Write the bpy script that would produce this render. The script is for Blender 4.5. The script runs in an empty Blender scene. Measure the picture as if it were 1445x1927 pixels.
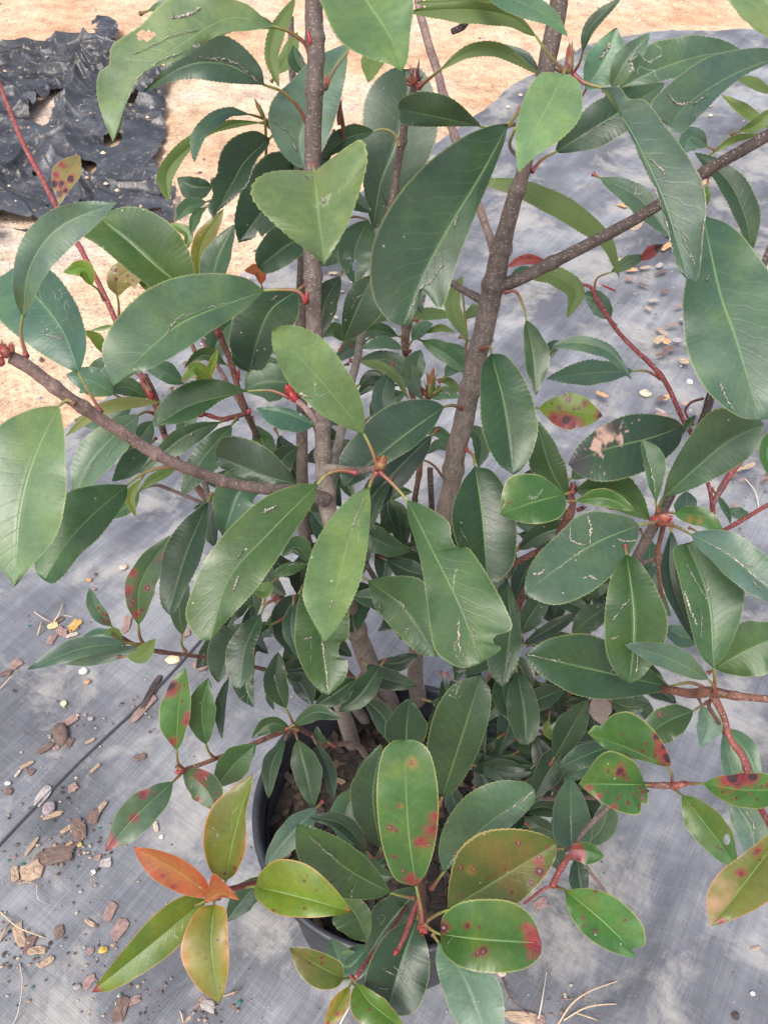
import bpy, math, random
import numpy as np
from mathutils import Vector, Matrix

# ------------------------------------------------------------------ camera
CAM_H = 1.07
PITCH = math.radians(46.0)
FPX = 1614.0                        # focal length in photograph pixels
sc = bpy.context.scene
cam_data = bpy.data.cameras.new('camera')
cam = bpy.data.objects.new('camera', cam_data)
sc.collection.objects.link(cam)
cam.location = (0, 0, CAM_H)
cam.rotation_euler = (math.pi / 2 - PITCH, 0, 0)
cam_data.sensor_fit = 'VERTICAL'
cam_data.sensor_height = 24.0
cam_data.lens = 24.0 * FPX / 1927.0
cam_data.clip_start = 0.02
cam_data.clip_end = 200.0
cam_data.dof.use_dof = True
cam_data.dof.focus_distance = 0.62
cam_data.dof.aperture_fstop = 26.0
sc.camera = cam

# ------------------------------------------------------------------ sky, sun, exposure
SUN_EL, SUN_AZ = math.radians(58), math.radians(205)
world = bpy.data.worlds.new('World')
sc.world = world
world.use_nodes = True
wn = world.node_tree.nodes
bg = wn['Background']
sky = wn.new('ShaderNodeTexSky')
sky.sky_type = 'NISHITA'
sky.sun_disc = False
sky.sun_elevation = SUN_EL
sky.sun_rotation = SUN_AZ
sky.air_density = 1.0
sky.dust_density = 3.5
veil = wn.new('ShaderNodeHueSaturation')     # thin cloud: the same sky, less blue
veil.inputs['Saturation'].default_value = 0.50
world.node_tree.links.new(sky.outputs[0], veil.inputs['Color'])
world.node_tree.links.new(veil.outputs[0], bg.inputs[0])
bg.inputs[1].default_value = 0.13
sun_data = bpy.data.lights.new('sun', 'SUN')
sun_data.energy = 1.5
sun_data.angle = math.radians(24)
sun_data.color = (1.0, 0.93, 0.84)
sun = bpy.data.objects.new('sun', sun_data)
sc.collection.objects.link(sun)
_d = Vector((math.sin(SUN_AZ) * math.cos(SUN_EL), math.cos(SUN_AZ) * math.cos(SUN_EL), math.sin(SUN_EL)))
sun.rotation_euler = _d.to_track_quat('Z', 'Y').to_euler()
sun.location = _d * 5
sc.view_settings.view_transform = 'Standard'
sc.view_settings.look = 'None'
sc.view_settings.gamma = 1.0
sc.view_settings.exposure = 1.08
sc.cycles.max_bounces = 6
sc.cycles.diffuse_bounces = 2
sc.cycles.glossy_bounces = 2
sc.cycles.transmission_bounces = 3
sc.cycles.transparent_max_bounces = 4

# ------------------------------------------------------------------ helpers
CP, SP = math.cos(PITCH), math.sin(PITCH)
AX = np.array([1.0, 0, 0])
AY = np.array([0, SP, CP])           # camera up in the world
AZ = np.array([0, CP, -SP])          # camera view direction


def up3(x, y, z):
    """photograph pixel + distance along the view axis -> world point(s)"""
    x = np.asarray(x, float); y = np.asarray(y, float); z = np.asarray(z, float)
    cx = (x - 722.5) / FPX * z
    cy = -(y - 963.5) / FPX * z
    p = cx[..., None] * AX + cy[..., None] * AY + z[..., None] * AZ
    p[..., 2] += CAM_H
    return p


def on_plane(x, y, h=0.0):
    """where the ray of a photograph pixel meets the level h"""
    d = up3(x, y, 1.0); d = d - np.array([0, 0, CAM_H])
    k = (h - CAM_H) / d[..., 2]
    return d * k[..., None] + np.array([0, 0, CAM_H])


def catmull(pts, n):
    P = np.asarray(pts, float)
    if len(P) == 2:
        t = np.linspace(0, 1, n)[:, None]
        return P[0] * (1 - t) + P[1] * t
    Q = np.vstack([2 * P[0] - P[1], P, 2 * P[-1] - P[-2]])
    out = []
    for i in range(1, len(Q) - 2):
        p0, p1, p2, p3 = Q[i - 1], Q[i], Q[i + 1], Q[i + 2]
        t = np.linspace(0, 1, 14, endpoint=False)[:, None]
        out.append(0.5 * ((2 * p1) + (-p0 + p2) * t + (2 * p0 - 5 * p1 + 4 * p2 - p3) * t ** 2 + (-p0 + 3 * p1 - 3 * p2 + p3) * t ** 3))
    out.append(P[-1:])
    C = np.vstack(out)
    return resample(C, n)


def resample(C, n):
    C = np.asarray(C, float)
    d = np.r_[0, np.cumsum(np.linalg.norm(np.diff(C[:, :2], axis=0), axis=1))]
    u = np.linspace(0, d[-1], n)
    return np.stack([np.interp(u, d, C[:, k]) for k in range(C.shape[1])], 1)


def mesh_obj(name, V, F, mat, parent=None, uv=None, col=None, smooth=True):
    me = bpy.data.meshes.new(name)
    V = np.asarray(V, np.float32)
    F = [tuple(int(a) for a in f) for f in F] if not isinstance(F, np.ndarray) else F
    if isinstance(F, np.ndarray):
        nf, k = F.shape
        me.vertices.add(len(V)); me.vertices.foreach_set('co', V.ravel())
        me.loops.add(nf * k); me.loops.foreach_set('vertex_index', F.astype(np.int32).ravel())
        me.polygons.add(nf)
        me.polygons.foreach_set('loop_start', np.arange(0, nf * k, k, dtype=np.int32))
        me.update(calc_edges=True)
    else:
        me.from_pydata(V.tolist(), [], F)
    if smooth:
        me.polygons.foreach_set('use_smooth', np.ones(len(me.polygons), bool))
    li = np.empty(len(me.loops), np.int32); me.loops.foreach_get('vertex_index', li)
    if uv is not None:
        l = me.uv_layers.new(name='UVMap')
        l.data.foreach_set('uv', np.asarray(uv, np.float32)[li].ravel())
    if col is not None:
        c = np.asarray(col, np.float32)
        if c.shape[1] == 3:
            c = np.c_[c, np.ones(len(c), np.float32)]
        a = me.color_attributes.new('Col', 'FLOAT_COLOR', 'POINT')
        a.data.foreach_set('color', c.ravel())
    me.materials.append(mat)
    me.update()
    o = bpy.data.objects.new(name, me)
    sc.collection.objects.link(o)
    if parent is not None:
        o.parent = parent
        o.matrix_parent_inverse = Matrix.Translation(-parent_world(parent))
    return o


def parent_world(p):
    v = Vector((0, 0, 0))
    while p is not None:
        if p.parent is None:
            v += p.location
        p = p.parent
    return v


def empty(name, loc=(0, 0, 0)):
    o = bpy.data.objects.new(name, None)
    o.empty_display_size = 0.05
    sc.collection.objects.link(o)
    o.location = loc
    return o


def tag(o, label=None, cat=None, group=None, kind=None):
    if label: o['label'] = label
    if cat: o['category'] = cat
    if group: o['group'] = group
    if kind: o['kind'] = kind
    return o


def tube_data(P, R, sides=10, cap=True):
    """tube round a 3D polyline with a radius per point"""
    P = np.asarray(P, float); n = len(P)
    R = np.broadcast_to(np.asarray(R, float), (n,))
    T = np.gradient(P, axis=0); T /= np.linalg.norm(T, axis=1)[:, None] + 1e-12
    a = np.array([0.31, 0.83, 0.46]);
    if abs(T[0] @ a) > 0.9 * np.linalg.norm(a): a = np.array([1.0, 0, 0])
    N = a - (a @ T[0]) * T[0]; N /= np.linalg.norm(N)
    V = []; ang = np.linspace(0, 2 * math.pi, sides, endpoint=False)
    for i in range(n):
        N = N - (N @ T[i]) * T[i]; N /= np.linalg.norm(N)
        B = np.cross(T[i], N)
        V.append(P[i] + R[i] * (np.cos(ang)[:, None] * N + np.sin(ang)[:, None] * B))
    V = np.vstack(V)
    F = []
    for i in range(n - 1):
        for j in range(sides):
            k = (j + 1) % sides
            F.append((i * sides + j, i * sides + k, (i + 1) * sides + k, (i + 1) * sides + j))
    if cap:
        F.append(tuple(range(sides))[::-1]); F.append(tuple((n - 1) * sides + j for j in range(sides)))
    return V, F


# smooth value noise for geometry
_NR = np.random.RandomState(7)
_NG = _NR.rand(256, 256)


def vnoise(x, y):
    x = np.asarray(x, float); y = np.asarray(y, float)
    xi = np.floor(x).astype(int); yi = np.floor(y).astype(int)
    fx = x - xi; fy = y - yi
    fx = fx * fx * (3 - 2 * fx); fy = fy * fy * (3 - 2 * fy)
    g = lambda a, b: _NG[a % 256, b % 256]
    return (g(xi, yi) * (1 - fx) * (1 - fy) + g(xi + 1, yi) * fx * (1 - fy) + g(xi, yi + 1) * (1 - fx) * fy + g(xi + 1, yi + 1) * fx * fy)


def fbm(x, y, o=4):
    s = 0; a = 0.5
    for i in range(o):
        s = s + a * vnoise(x * 2 ** i + 17.3 * i, y * 2 ** i + 9.1 * i); a *= 0.5
    return s


# ------------------------------------------------------------------ materials
def new_mat(name):
    m = bpy.data.materials.new(name); m.use_nodes = True
    return m, m.node_tree.nodes, m.node_tree.links, m.node_tree.nodes['Principled BSDF']


def N(nodes, kind, **kw):
    n = nodes.new(kind)
    for k, v in kw.items():
        if k.startswith('i_'):
            n.inputs[k[2:].replace('_', ' ')].default_value = v
        else:
            setattr(n, k, v)
    return n


def mathn(nodes, links, op, a, b=None, clamp=False):
    n = nodes.new('ShaderNodeMath'); n.operation = op; n.use_clamp = clamp
    for i, v in enumerate((a, b)):
        if v is None: continue
        if isinstance(v, (int, float)): n.inputs[i].default_value = v
        else: links.new(v, n.inputs[i])
    return n.outputs[0]


def mixc(nodes, links, fac, a, b, mode='MIX'):
    n = nodes.new('ShaderNodeMix'); n.data_type = 'RGBA'; n.blend_type = mode
    for i, v in ((0, fac), (6, a), (7, b)):
        if isinstance(v, (int, float)): n.inputs[i].default_value = v
        elif isinstance(v, tuple): n.inputs[i].default_value = v if len(v) == 4 else v + (1,)
        else: links.new(v, n.inputs[i])
    return n.outputs[2]


def ramp(nodes, links, fac, stops):
    n = nodes.new('ShaderNodeValToRGB')
    e = n.color_ramp.elements
    while len(e) < len(stops): e.new(0.5)
    for i, (p, c) in enumerate(stops):
        e[i].position = p
        e[i].color = (c, c, c, 1) if isinstance(c, (int, float)) else tuple(c) + (1,)
    links.new(fac, n.inputs[0])
    return n.outputs[0]


def noise(nodes, links, vec, scale, detail=3, rough=0.5, dist=0.0):
    n = nodes.new('ShaderNodeTexNoise')
    n.inputs['Scale'].default_value = scale; n.inputs['Detail'].default_value = detail
    n.inputs['Roughness'].default_value = rough; n.inputs['Distortion'].default_value = dist
    if vec is not None: links.new(vec, n.inputs['Vector'])
    return n.outputs[0]


def mat_leaf():
    m, n, l, b = new_mat('leaf_blade')
    uv = n.new('ShaderNodeUVMap'); uv.uv_map = 'UVMap'
    sx = n.new('ShaderNodeSeparateXYZ'); l.new(uv.outputs[0], sx.inputs[0])
    s, t = sx.outputs[0], sx.outputs[1]
    tc = n.new('ShaderNodeTexCoord')
    geo = n.new('ShaderNodeNewGeometry')
    at = n.new('ShaderNodeVertexColor'); at.layer_name = 'Col'
    a = mathn(n, l, 'ABSOLUTE', s)
    # slow and fine mottling of the green
    nz = noise(n, l, tc.outputs['Object'], 38, 4, 0.6)
    nzf = noise(n, l, tc.outputs['Object'], 420, 3, 0.6)
    v1 = ramp(n, l, nz, [(0.25, 0.78), (0.75, 1.22)])
    v2 = ramp(n, l, nzf, [(0.3, 0.88), (0.7, 1.12)])
    base = mixc(n, l, 1.0, at.outputs[0], v1, 'MULTIPLY')
    base = mixc(n, l, 1.0, base, v2, 'MULTIPLY')
    # side veins leave the midrib at a slant and bend towards the tip
    wob = noise(n, l, tc.outputs['Object'], 60, 2)
    bend = mathn(n, l, 'MULTIPLY', mathn(n, l, 'POWER', a, 0.8), -0.13)
    q = mathn(n, l, 'ADD', mathn(n, l, 'ADD', t, bend), mathn(n, l, 'MULTIPLY', wob, 0.11))
    q = mathn(n, l, 'ADD', q, mathn(n, l, 'MULTIPLY', mathn(n, l, 'GREATER_THAN', s, 0.0), 0.031))
    fr = mathn(n, l, 'FRACT', mathn(n, l, 'MULTIPLY', q, 13.0))
    dv = mathn(n, l, 'ABSOLUTE', mathn(n, l, 'SUBTRACT', fr, 0.5))
    vein = ramp(n, l, dv, [(0.0, 1.0), (0.035, 0.55), (0.10, 0.0)])
    fade = ramp(n, l, a, [(0.02, 1.0), (0.62, 0.5), (0.95, 0.0)])
    vein = mathn(n, l, 'MULTIPLY', vein, fade)
    fr2 = mathn(n, l, 'FRACT', mathn(n, l, 'MULTIPLY', q, 39.0))
    dv2 = mathn(n, l, 'ABSOLUTE', mathn(n, l, 'SUBTRACT', fr2, 0.5))
    vein2 = ramp(n, l, dv2, [(0.0, 0.5), (0.12, 0.0)])
    vein2 = mathn(n, l, 'MULTIPLY', vein2, fade)
    mid = ramp(n, l, a, [(0.0, 1.0), (0.016, 0.9), (0.042, 0.0)])
    midfade = ramp(n, l, t, [(0.0, 1.0), (0.55, 0.55), (0.95, 0.15)])
    mid = mathn(n, l, 'MULTIPLY', mid, midfade)
    vcol = mixc(n, l, 0.65, at.outputs[0], (0.20, 0.36, 0.15))
    base = mixc(n, l, mathn(n, l, 'MULTIPLY', vein, 0.13), base, vcol)
    base = mixc(n, l, mathn(n, l, 'MULTIPLY', vein2, 0.05), base, vcol)
    base = mixc(n, l, mathn(n, l, 'MULTIPLY', mid, 0.62), base, (0.22, 0.34, 0.14))
    # thin pale margin
    edge = ramp(n, l, a, [(0.955, 0.0), (0.99, 0.75)])
    base = mixc(n, l, edge, base, mixc(n, l, 0.5, at.outputs[0], (0.34, 0.36, 0.13)))
    # scratches: thin broken pale lines
    mp = n.new('ShaderNodeMapping'); mp.inputs['Scale'].default_value = (1.0, 0.22, 1.0); mp.inputs['Rotation'].default_value = (0.3, 0.5, 0.9)
    l.new(tc.outputs['Object'], mp.inputs[0])
    sn = noise(n, l, mp.outputs[0], 46, 2, 0.5, 0.6)
    line = ramp(n, l, mathn(n, l, 'ABSOLUTE', mathn(n, l, 'SUBTRACT', sn, 0.5)), [(0.0, 1.0), (0.0035, 0.9), (0.006, 0.0)])
    gate = ramp(n, l, noise(n, l, tc.outputs['Object'], 27, 2, 0.5), [(0.66, 0.0), (0.69, 1.0)])
    fine = ramp(n, l, noise(n, l, tc.outputs['Object'], 900, 2), [(0.42, 0.0), (0.5, 1.0)])
    scr = mathn(n, l, 'MULTIPLY', mathn(n, l, 'MULTIPLY', line, gate), fine)
    # specks of dried spray and dust
    vo = n.new('ShaderNodeTexVoronoi'); vo.inputs['Scale'].default_value = 230; l.new(tc.outputs['Object'], vo.inputs[0])
    sv = n.new('ShaderNodeSeparateColor'); l.new(vo.outputs['Color'], sv.inputs[0])
    dot = mathn(n, l, 'MULTIPLY', mathn(n, l, 'LESS_THAN', vo.outputs['Distance'], 0.13), mathn(n, l, 'GREATER_THAN', sv.outputs[0], 0.955))
    mark = mathn(n, l, 'MAXIMUM', mathn(n, l, 'MULTIPLY', scr, 0.45), mathn(n, l, 'MULTIPLY', dot, 0.5))
    base = mixc(n, l, mark, base, (0.46, 0.46, 0.40))
    # underside: paler, yellower, matt
    under = mixc(n, l, 0.62, base, (0.105, 0.150, 0.030))
    colr = mixc(n, l, geo.outputs['Backfacing'], base, under)
    l.new(colr, b.inputs['Base Color'])
    rg = ramp(n, l, nz, [(0.3, 0.37), (0.7, 0.50)])
    rg = mathn(n, l, 'ADD', rg, mathn(n, l, 'MULTIPLY', geo.outputs['Backfacing'], 0.2), True)
    rg = mathn(n, l, 'MAXIMUM', rg, mathn(n, l, 'MULTIPLY', mark, 0.8))
    l.new(rg, b.inputs['Roughness'])
    b.inputs['Specular IOR Level'].default_value = 0.62
    h = mathn(n, l, 'ADD', mathn(n, l, 'MULTIPLY', vein, -0.17), mathn(n, l, 'MULTIPLY', mid, -1.2))
    h = mathn(n, l, 'ADD', h, mathn(n, l, 'MULTIPLY', vein2, -0.10))
    h = mathn(n, l, 'ADD', h, mathn(n, l, 'MULTIPLY', nzf, 0.35))
    h = mathn(n, l, 'ADD', h, mathn(n, l, 'MULTIPLY', nz, 0.8))
    bp = n.new('ShaderNodeBump'); bp.inputs['Strength'].default_value = 0.45; bp.inputs['Distance'].default_value = 0.0007
    l.new(h, bp.inputs['Height']); l.new(bp.outputs[0], b.inputs['Normal'])
    tr = n.new('ShaderNodeBsdfTranslucent')
    l.new(mixc(n, l, 1.0, colr, (1.5, 1.7, 0.6), 'MULTIPLY'), tr.inputs[0])
    mx = n.new('ShaderNodeMixShader'); mx.inputs[0].default_value = 0.16
    l.new(b.outputs[0], mx.inputs[1]); l.new(tr.outputs[0], mx.inputs[2])
    l.new(mx.outputs[0], n['Material Output'].inputs[0])
    return m


def mat_stalk():
    m, n, l, b = new_mat('leaf_stalk')
    at = n.new('ShaderNodeVertexColor'); at.layer_name = 'Col'
    tc = n.new('ShaderNodeTexCoord')
    nz = noise(n, l, tc.outputs['Object'], 500, 3)
    l.new(mixc(n, l, 1.0, at.outputs[0], ramp(n, l, nz, [(0.3, 0.8), (0.7, 1.2)]), 'MULTIPLY'), b.inputs['Base Color'])
    b.inputs['Roughness'].default_value = 0.42
    return m


def mat_bark():
    m, n, l, b = new_mat('bark')
    at = n.new('ShaderNodeVertexColor'); at.layer_name = 'Col'
    tc = n.new('ShaderNodeTexCoord')
    o = tc.outputs['Object']
    big = noise(n, l, o, 60, 4, 0.65)
    fin = noise(n, l, o, 700, 3, 0.7)
    mp = n.new('ShaderNodeMapping'); mp.inputs['Scale'].default_value = (1, 1, 0.28); l.new(o, mp.inputs[0])
    fis = noise(n, l, mp.outputs[0], 480, 3, 0.6)
    c = mixc(n, l, 1.0, at.outputs[0], ramp(n, l, big, [(0.3, 0.70), (0.7, 1.28)]), 'MULTIPLY')
    c = mixc(n, l, 1.0, c, ramp(n, l, fis, [(0.3, 0.66), (0.65, 1.22)]), 'MULTIPLY')
    vo = n.new('ShaderNodeTexVoronoi'); vo.inputs['Scale'].default_value = 720; l.new(o, vo.inputs[0])
    sv = n.new('ShaderNodeSeparateColor'); l.new(vo.outputs['Color'], sv.inputs[0])
    dot = mathn(n, l, 'MULTIPLY', mathn(n, l, 'LESS_THAN', vo.outputs['Distance'], 0.30), mathn(n, l, 'GREATER_THAN', sv.outputs[0], 0.62))
    mp2 = n.new('ShaderNodeMapping'); mp2.inputs['Scale'].default_value = (0.5, 0.5, 2.2); l.new(o, mp2.inputs[0])
    vo2 = n.new('ShaderNodeTexVoronoi'); vo2.inputs['Scale'].default_value = 560; l.new(mp2.outputs[0], vo2.inputs[0])
    sv2 = n.new('ShaderNodeSeparateColor'); l.new(vo2.outputs['Color'], sv2.inputs[0])
    dash = mathn(n, l, 'MULTIPLY', mathn(n, l, 'LESS_THAN', vo2.outputs['Distance'], 0.25), mathn(n, l, 'GREATER_THAN', sv2.outputs[0], 0.6))
    d = mathn(n, l, 'MAXIMUM', dot, dash)
    c = mixc(n, l, mathn(n, l, 'MULTIPLY', d, 0.42), c, (0.40, 0.34, 0.31))
    l.new(c, b.inputs['Base Color'])
    b.inputs['Roughness'].default_value = 0.75
    h = mathn(n, l, 'ADD', mathn(n, l, 'MULTIPLY', fis, 1.0), mathn(n, l, 'MULTIPLY', d, 0.5))
    h = mathn(n, l, 'ADD', h, mathn(n, l, 'MULTIPLY', fin, 0.4))
    bp = n.new('ShaderNodeBump'); bp.inputs['Strength'].default_value = 0.5; bp.inputs['Distance'].default_value = 0.0006
    l.new(h, bp.inputs['Height']); l.new(bp.outputs[0], b.inputs['Normal'])
    return m


def mat_plain(name, c, rough=0.7, var=0.25, scale=200, bump=0.0003):
    m, n, l, b = new_mat(name)
    tc = n.new('ShaderNodeTexCoord')
    nz = noise(n, l, tc.outputs['Object'], scale, 4, 0.65)
    l.new(mixc(n, l, 1.0, tuple(c), ramp(n, l, nz, [(0.28, 1 - var), (0.72, 1 + var)]), 'MULTIPLY'), b.inputs['Base Color'])
    b.inputs['Roughness'].default_value = rough
    bp = n.new('ShaderNodeBump'); bp.inputs['Strength'].default_value = 0.8; bp.inputs['Distance'].default_value = bump
    l.new(nz, bp.inputs['Height']); l.new(bp.outputs[0], b.inputs['Normal'])
    return m


def mat_vcol(name, rough=0.8, scale=300, var=0.3, bump=0.0006):
    m, n, l, b = new_mat(name)
    at = n.new('ShaderNodeVertexColor'); at.layer_name = 'Col'
    tc = n.new('ShaderNodeTexCoord')
    mp = n.new('ShaderNodeMapping'); mp.inputs['Scale'].default_value = (0.35, 1, 1); l.new(tc.outputs['Object'], mp.inputs[0])
    nz = noise(n, l, mp.outputs[0], scale, 4, 0.65)
    l.new(mixc(n, l, 1.0, at.outputs[0], ramp(n, l, nz, [(0.28, 1 - var), (0.72, 1 + var)]), 'MULTIPLY'), b.inputs['Base Color'])
    b.inputs['Roughness'].default_value = rough
    bp = n.new('ShaderNodeBump'); bp.inputs['Strength'].default_value = 0.9; bp.inputs['Distance'].default_value = bump
    l.new(nz, bp.inputs['Height']); l.new(bp.outputs[0], b.inputs['Normal'])
    return m


def mat_sand():
    m, n, l, b = new_mat('sandy_soil')
    tc = n.new('ShaderNodeTexCoord'); o = tc.outputs['Object']
    a = noise(n, l, o, 1.3, 5, 0.6)
    c = noise(n, l, o, 14, 5, 0.65)
    f = noise(n, l, o, 110, 4, 0.75)
    col = ramp(n, l, a, [(0.34, (0.58, 0.33, 0.20)), (0.46, (0.70, 0.46, 0.31)), (0.56, (0.72, 0.53, 0.39)), (0.64, (0.58, 0.49, 0.44))])
    col = mixc(n, l, 1.0, col, ramp(n, l, c, [(0.3, 0.66), (0.6, 1.08)]), 'MULTIPLY')
    col = mixc(n, l, 1.0, col, ramp(n, l, f, [(0.34, 0.52), (0.52, 0.98), (0.7, 1.14)]), 'MULTIPLY')
    l.new(col, b.inputs['Base Color']); b.inputs['Roughness'].default_value = 0.95
    b.inputs['Specular IOR Level'].default_value = 0.15
    h = mathn(n, l, 'ADD', mathn(n, l, 'MULTIPLY', c, 6.0), f)
    bp = n.new('ShaderNodeBump'); bp.inputs['Strength'].default_value = 0.8; bp.inputs['Distance'].default_value = 0.006
    l.new(h, bp.inputs['Height']); l.new(bp.outputs[0], b.inputs['Normal'])
    return m


def mat_weave(ang):
    """grey woven ground cloth: crossing tapes, worn and dusted"""
    m, n, l, b = new_mat('woven_cloth')
    tc = n.new('ShaderNodeTexCoord'); o = tc.outputs['Object']
    mp = n.new('ShaderNodeMapping'); mp.inputs['Rotation'].default_value = (0, 0, -ang); l.new(o, mp.inputs[0])
    sx = n.new('ShaderNodeSeparateXYZ'); l.new(mp.outputs[0], sx.inputs[0])
    w1 = mathn(n, l, 'SINE', mathn(n, l, 'MULTIPLY', sx.outputs[0], 2 * math.pi / 0.0031))
    w2 = mathn(n, l, 'SINE', mathn(n, l, 'MULTIPLY', sx.outputs[1], 2 * math.pi / 0.0024))
    wv = mathn(n, l, 'MAXIMUM', w1, w2)
    ma = n.new('ShaderNodeMapping'); ma.inputs['Scale'].default_value = (9, 380, 1); l.new(mp.outputs[0], ma.inputs[0])
    mb = n.new('ShaderNodeMapping'); mb.inputs['Scale'].default_value = (300, 12, 1); l.new(mp.outputs[0], mb.inputs[0])
    ta = noise(n, l, ma.outputs[0], 1.0, 3, 0.6)
    tb = noise(n, l, mb.outputs[0], 1.0, 3, 0.6)
    mc = n.new('ShaderNodeMapping'); mc.inputs['Scale'].default_value = (3.0, 42, 1); l.new(mp.outputs[0], mc.inputs[0])
    tcz = noise(n, l, mc.outputs[0], 1.0, 4, 0.6)
    md = n.new('ShaderNodeMapping'); md.inputs['Scale'].default_value = (1.1, 7, 1); l.new(mp.outputs[0], md.inputs[0])
    wide = noise(n, l, md.outputs[0], 1.0, 3, 0.5)
    big = noise(n, l, o, 4.5, 6, 0.62)
    dust = noise(n, l, o, 7, 7, 0.68, 0.4)
    col = ramp(n, l, big, [(0.36, (0.086, 0.089, 0.106)), (0.50, (0.138, 0.142, 0.163)), (0.62, (0.222, 0.226, 0.246))])
    col = mixc(n, l, 1.0, col, ramp(n, l, wide, [(0.34, 0.68), (0.64, 1.24)]), 'MULTIPLY')
    col = mixc(n, l, 1.0, col, ramp(n, l, ta, [(0.3, 0.82), (0.7, 1.15)]), 'MULTIPLY')
    col = mixc(n, l, 1.0, col, ramp(n, l, tb, [(0.3, 0.88), (0.7, 1.11)]), 'MULTIPLY')
    col = mixc(n, l, 1.0, col, ramp(n, l, tcz, [(0.32, 0.84), (0.66, 1.12)]), 'MULTIPLY')
    col = mixc(n, l, 1.0, col, ramp(n, l, wv, [(0.0, 0.95), (1.0, 1.03)]), 'MULTIPLY')
    dk = mathn(n, l, 'MULTIPLY', ramp(n, l, dust, [(0.50, 0.0), (0.60, 0.55), (0.70, 0.75)]), ramp(n, l, tb, [(0.3, 0.7), (0.6, 1.0)]))
    col = mixc(n, l, dk, col, (0.37, 0.35, 0.325))
    spk = noise(n, l, o, 320, 2, 0.5)
    col = mixc(n, l, ramp(n, l, spk, [(0.70, 0.0), (0.74, 0.4)]), col, (0.42, 0.38, 0.33))
    l.new(col, b.inputs['Base Color']); b.inputs['Roughness'].default_value = 0.62
    b.inputs['Specular IOR Level'].default_value = 0.4
    h = mathn(n, l, 'ADD', wv, mathn(n, l, 'MULTIPLY', ta, 1.5))
    bp = n.new('ShaderNodeBump'); bp.inputs['Strength'].default_value = 0.22; bp.inputs['Distance'].default_value = 0.0004
    l.new(h, bp.inputs['Height']); l.new(bp.outputs[0], b.inputs['Normal'])
    return m


def mat_blackcloth():
    m, n, l, b = new_mat('black_cloth')
    tc = n.new('ShaderNodeTexCoord'); o = tc.outputs['Object']
    a = noise(n, l, o, 9, 5, 0.65); f = noise(n, l, o, 60, 5, 0.7)
    col = ramp(n, l, a, [(0.34, (0.014, 0.015, 0.019)), (0.55, (0.038, 0.040, 0.050)), (0.70, (0.105, 0.105, 0.118))])
    col = mixc(n, l, ramp(n, l, f, [(0.58, 0.0), (0.68, 0.8)]), col, (0.40, 0.30, 0.21))
    l.new(col, b.inputs['Base Color']); b.inputs['Roughness'].default_value = 0.33
    bp = n.new('ShaderNodeBump'); bp.inputs['Strength'].default_value = 0.7; bp.inputs['Distance'].default_value = 0.003
    l.new(mathn(n, l, 'ADD', f, a), bp.inputs['Height']); l.new(bp.outputs[0], b.inputs['Normal'])
    return m


M_LEAF = mat_leaf(); M_STALK = mat_stalk(); M_BARK = mat_bark()
M_SCAR = mat_vcol('dry_scar', 0.85, 1100, 0.4, 0.0003)
M_POT = mat_plain('pot_plastic', (0.022, 0.024, 0.031), 0.46, 0.55, 45, 0.0005)
M_CHIP = mat_vcol('bark_chip'); M_CRUMB = mat_vcol('crumb', scale=900, var=0.2)
M_SAND = mat_sand(); M_BLACK = mat_blackcloth()
# ------------------------------------------------------------------ the ground
def grid(nx, ny):
    i = np.arange(nx - 1)[:, None]; j = np.arange(ny - 1)[None, :]
    a = (i * ny + j).ravel()
    return np.stack([a, a + ny, a + ny + 1, a + 1], 1)


def ground_sheet():
    # dense near the camera, wide steps far out
    ys = np.r_[np.linspace(-60, -1.5, 8), np.linspace(-1.2, 6.5, 240), np.linspace(7, 140, 22)]
    xs = np.r_[np.linspace(-90, -3.5, 10), np.linspace(-3.2, 3.2, 200), np.linspace(3.5, 90, 10)]
    X, Y = np.meshgrid(xs, ys, indexing='ij')
    near = np.clip(1 - np.maximum(abs(X) - 2.6, 0) / 1.0, 0, 1) * np.clip((Y - 1.3) / 0.8, 0, 1)
    Z = (fbm(X * 2.2 + 3, Y * 2.2, 5) - 0.5) * 0.045 * near
    V = np.stack([X, Y, Z - 0.004], -1).reshape(-1, 3)
    o = mesh_obj('ground', V, grid(len(xs), len(ys)), M_SAND)
    tag(o, 'peach coloured sandy soil beyond the cloth', None, None, 'structure')


ground_sheet()

# the woven cloth the pot stands on: its far edge follows the photograph's edge on the ground
s0, s1 = on_plane(0, 1600), on_plane(390, 1200)
SEAM_ANG = math.atan2(s1[1] - s0[1], s1[0] - s0[0])
M_WEAVE = mat_weave(SEAM_ANG)


def far_edge():
    pix = [(-900, 1500), (-250, 1080), (120, 812), (320, 640), (500, 500), (720, 345), (905, 222), (960, 178), (1010, 148), (1090, 104), (1222, 74), (1445, 66), (1800, 58)]
    return np.array([on_plane(*p)[:2] for p in pix])


EDGE = resample(far_edge(), 260)


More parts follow.
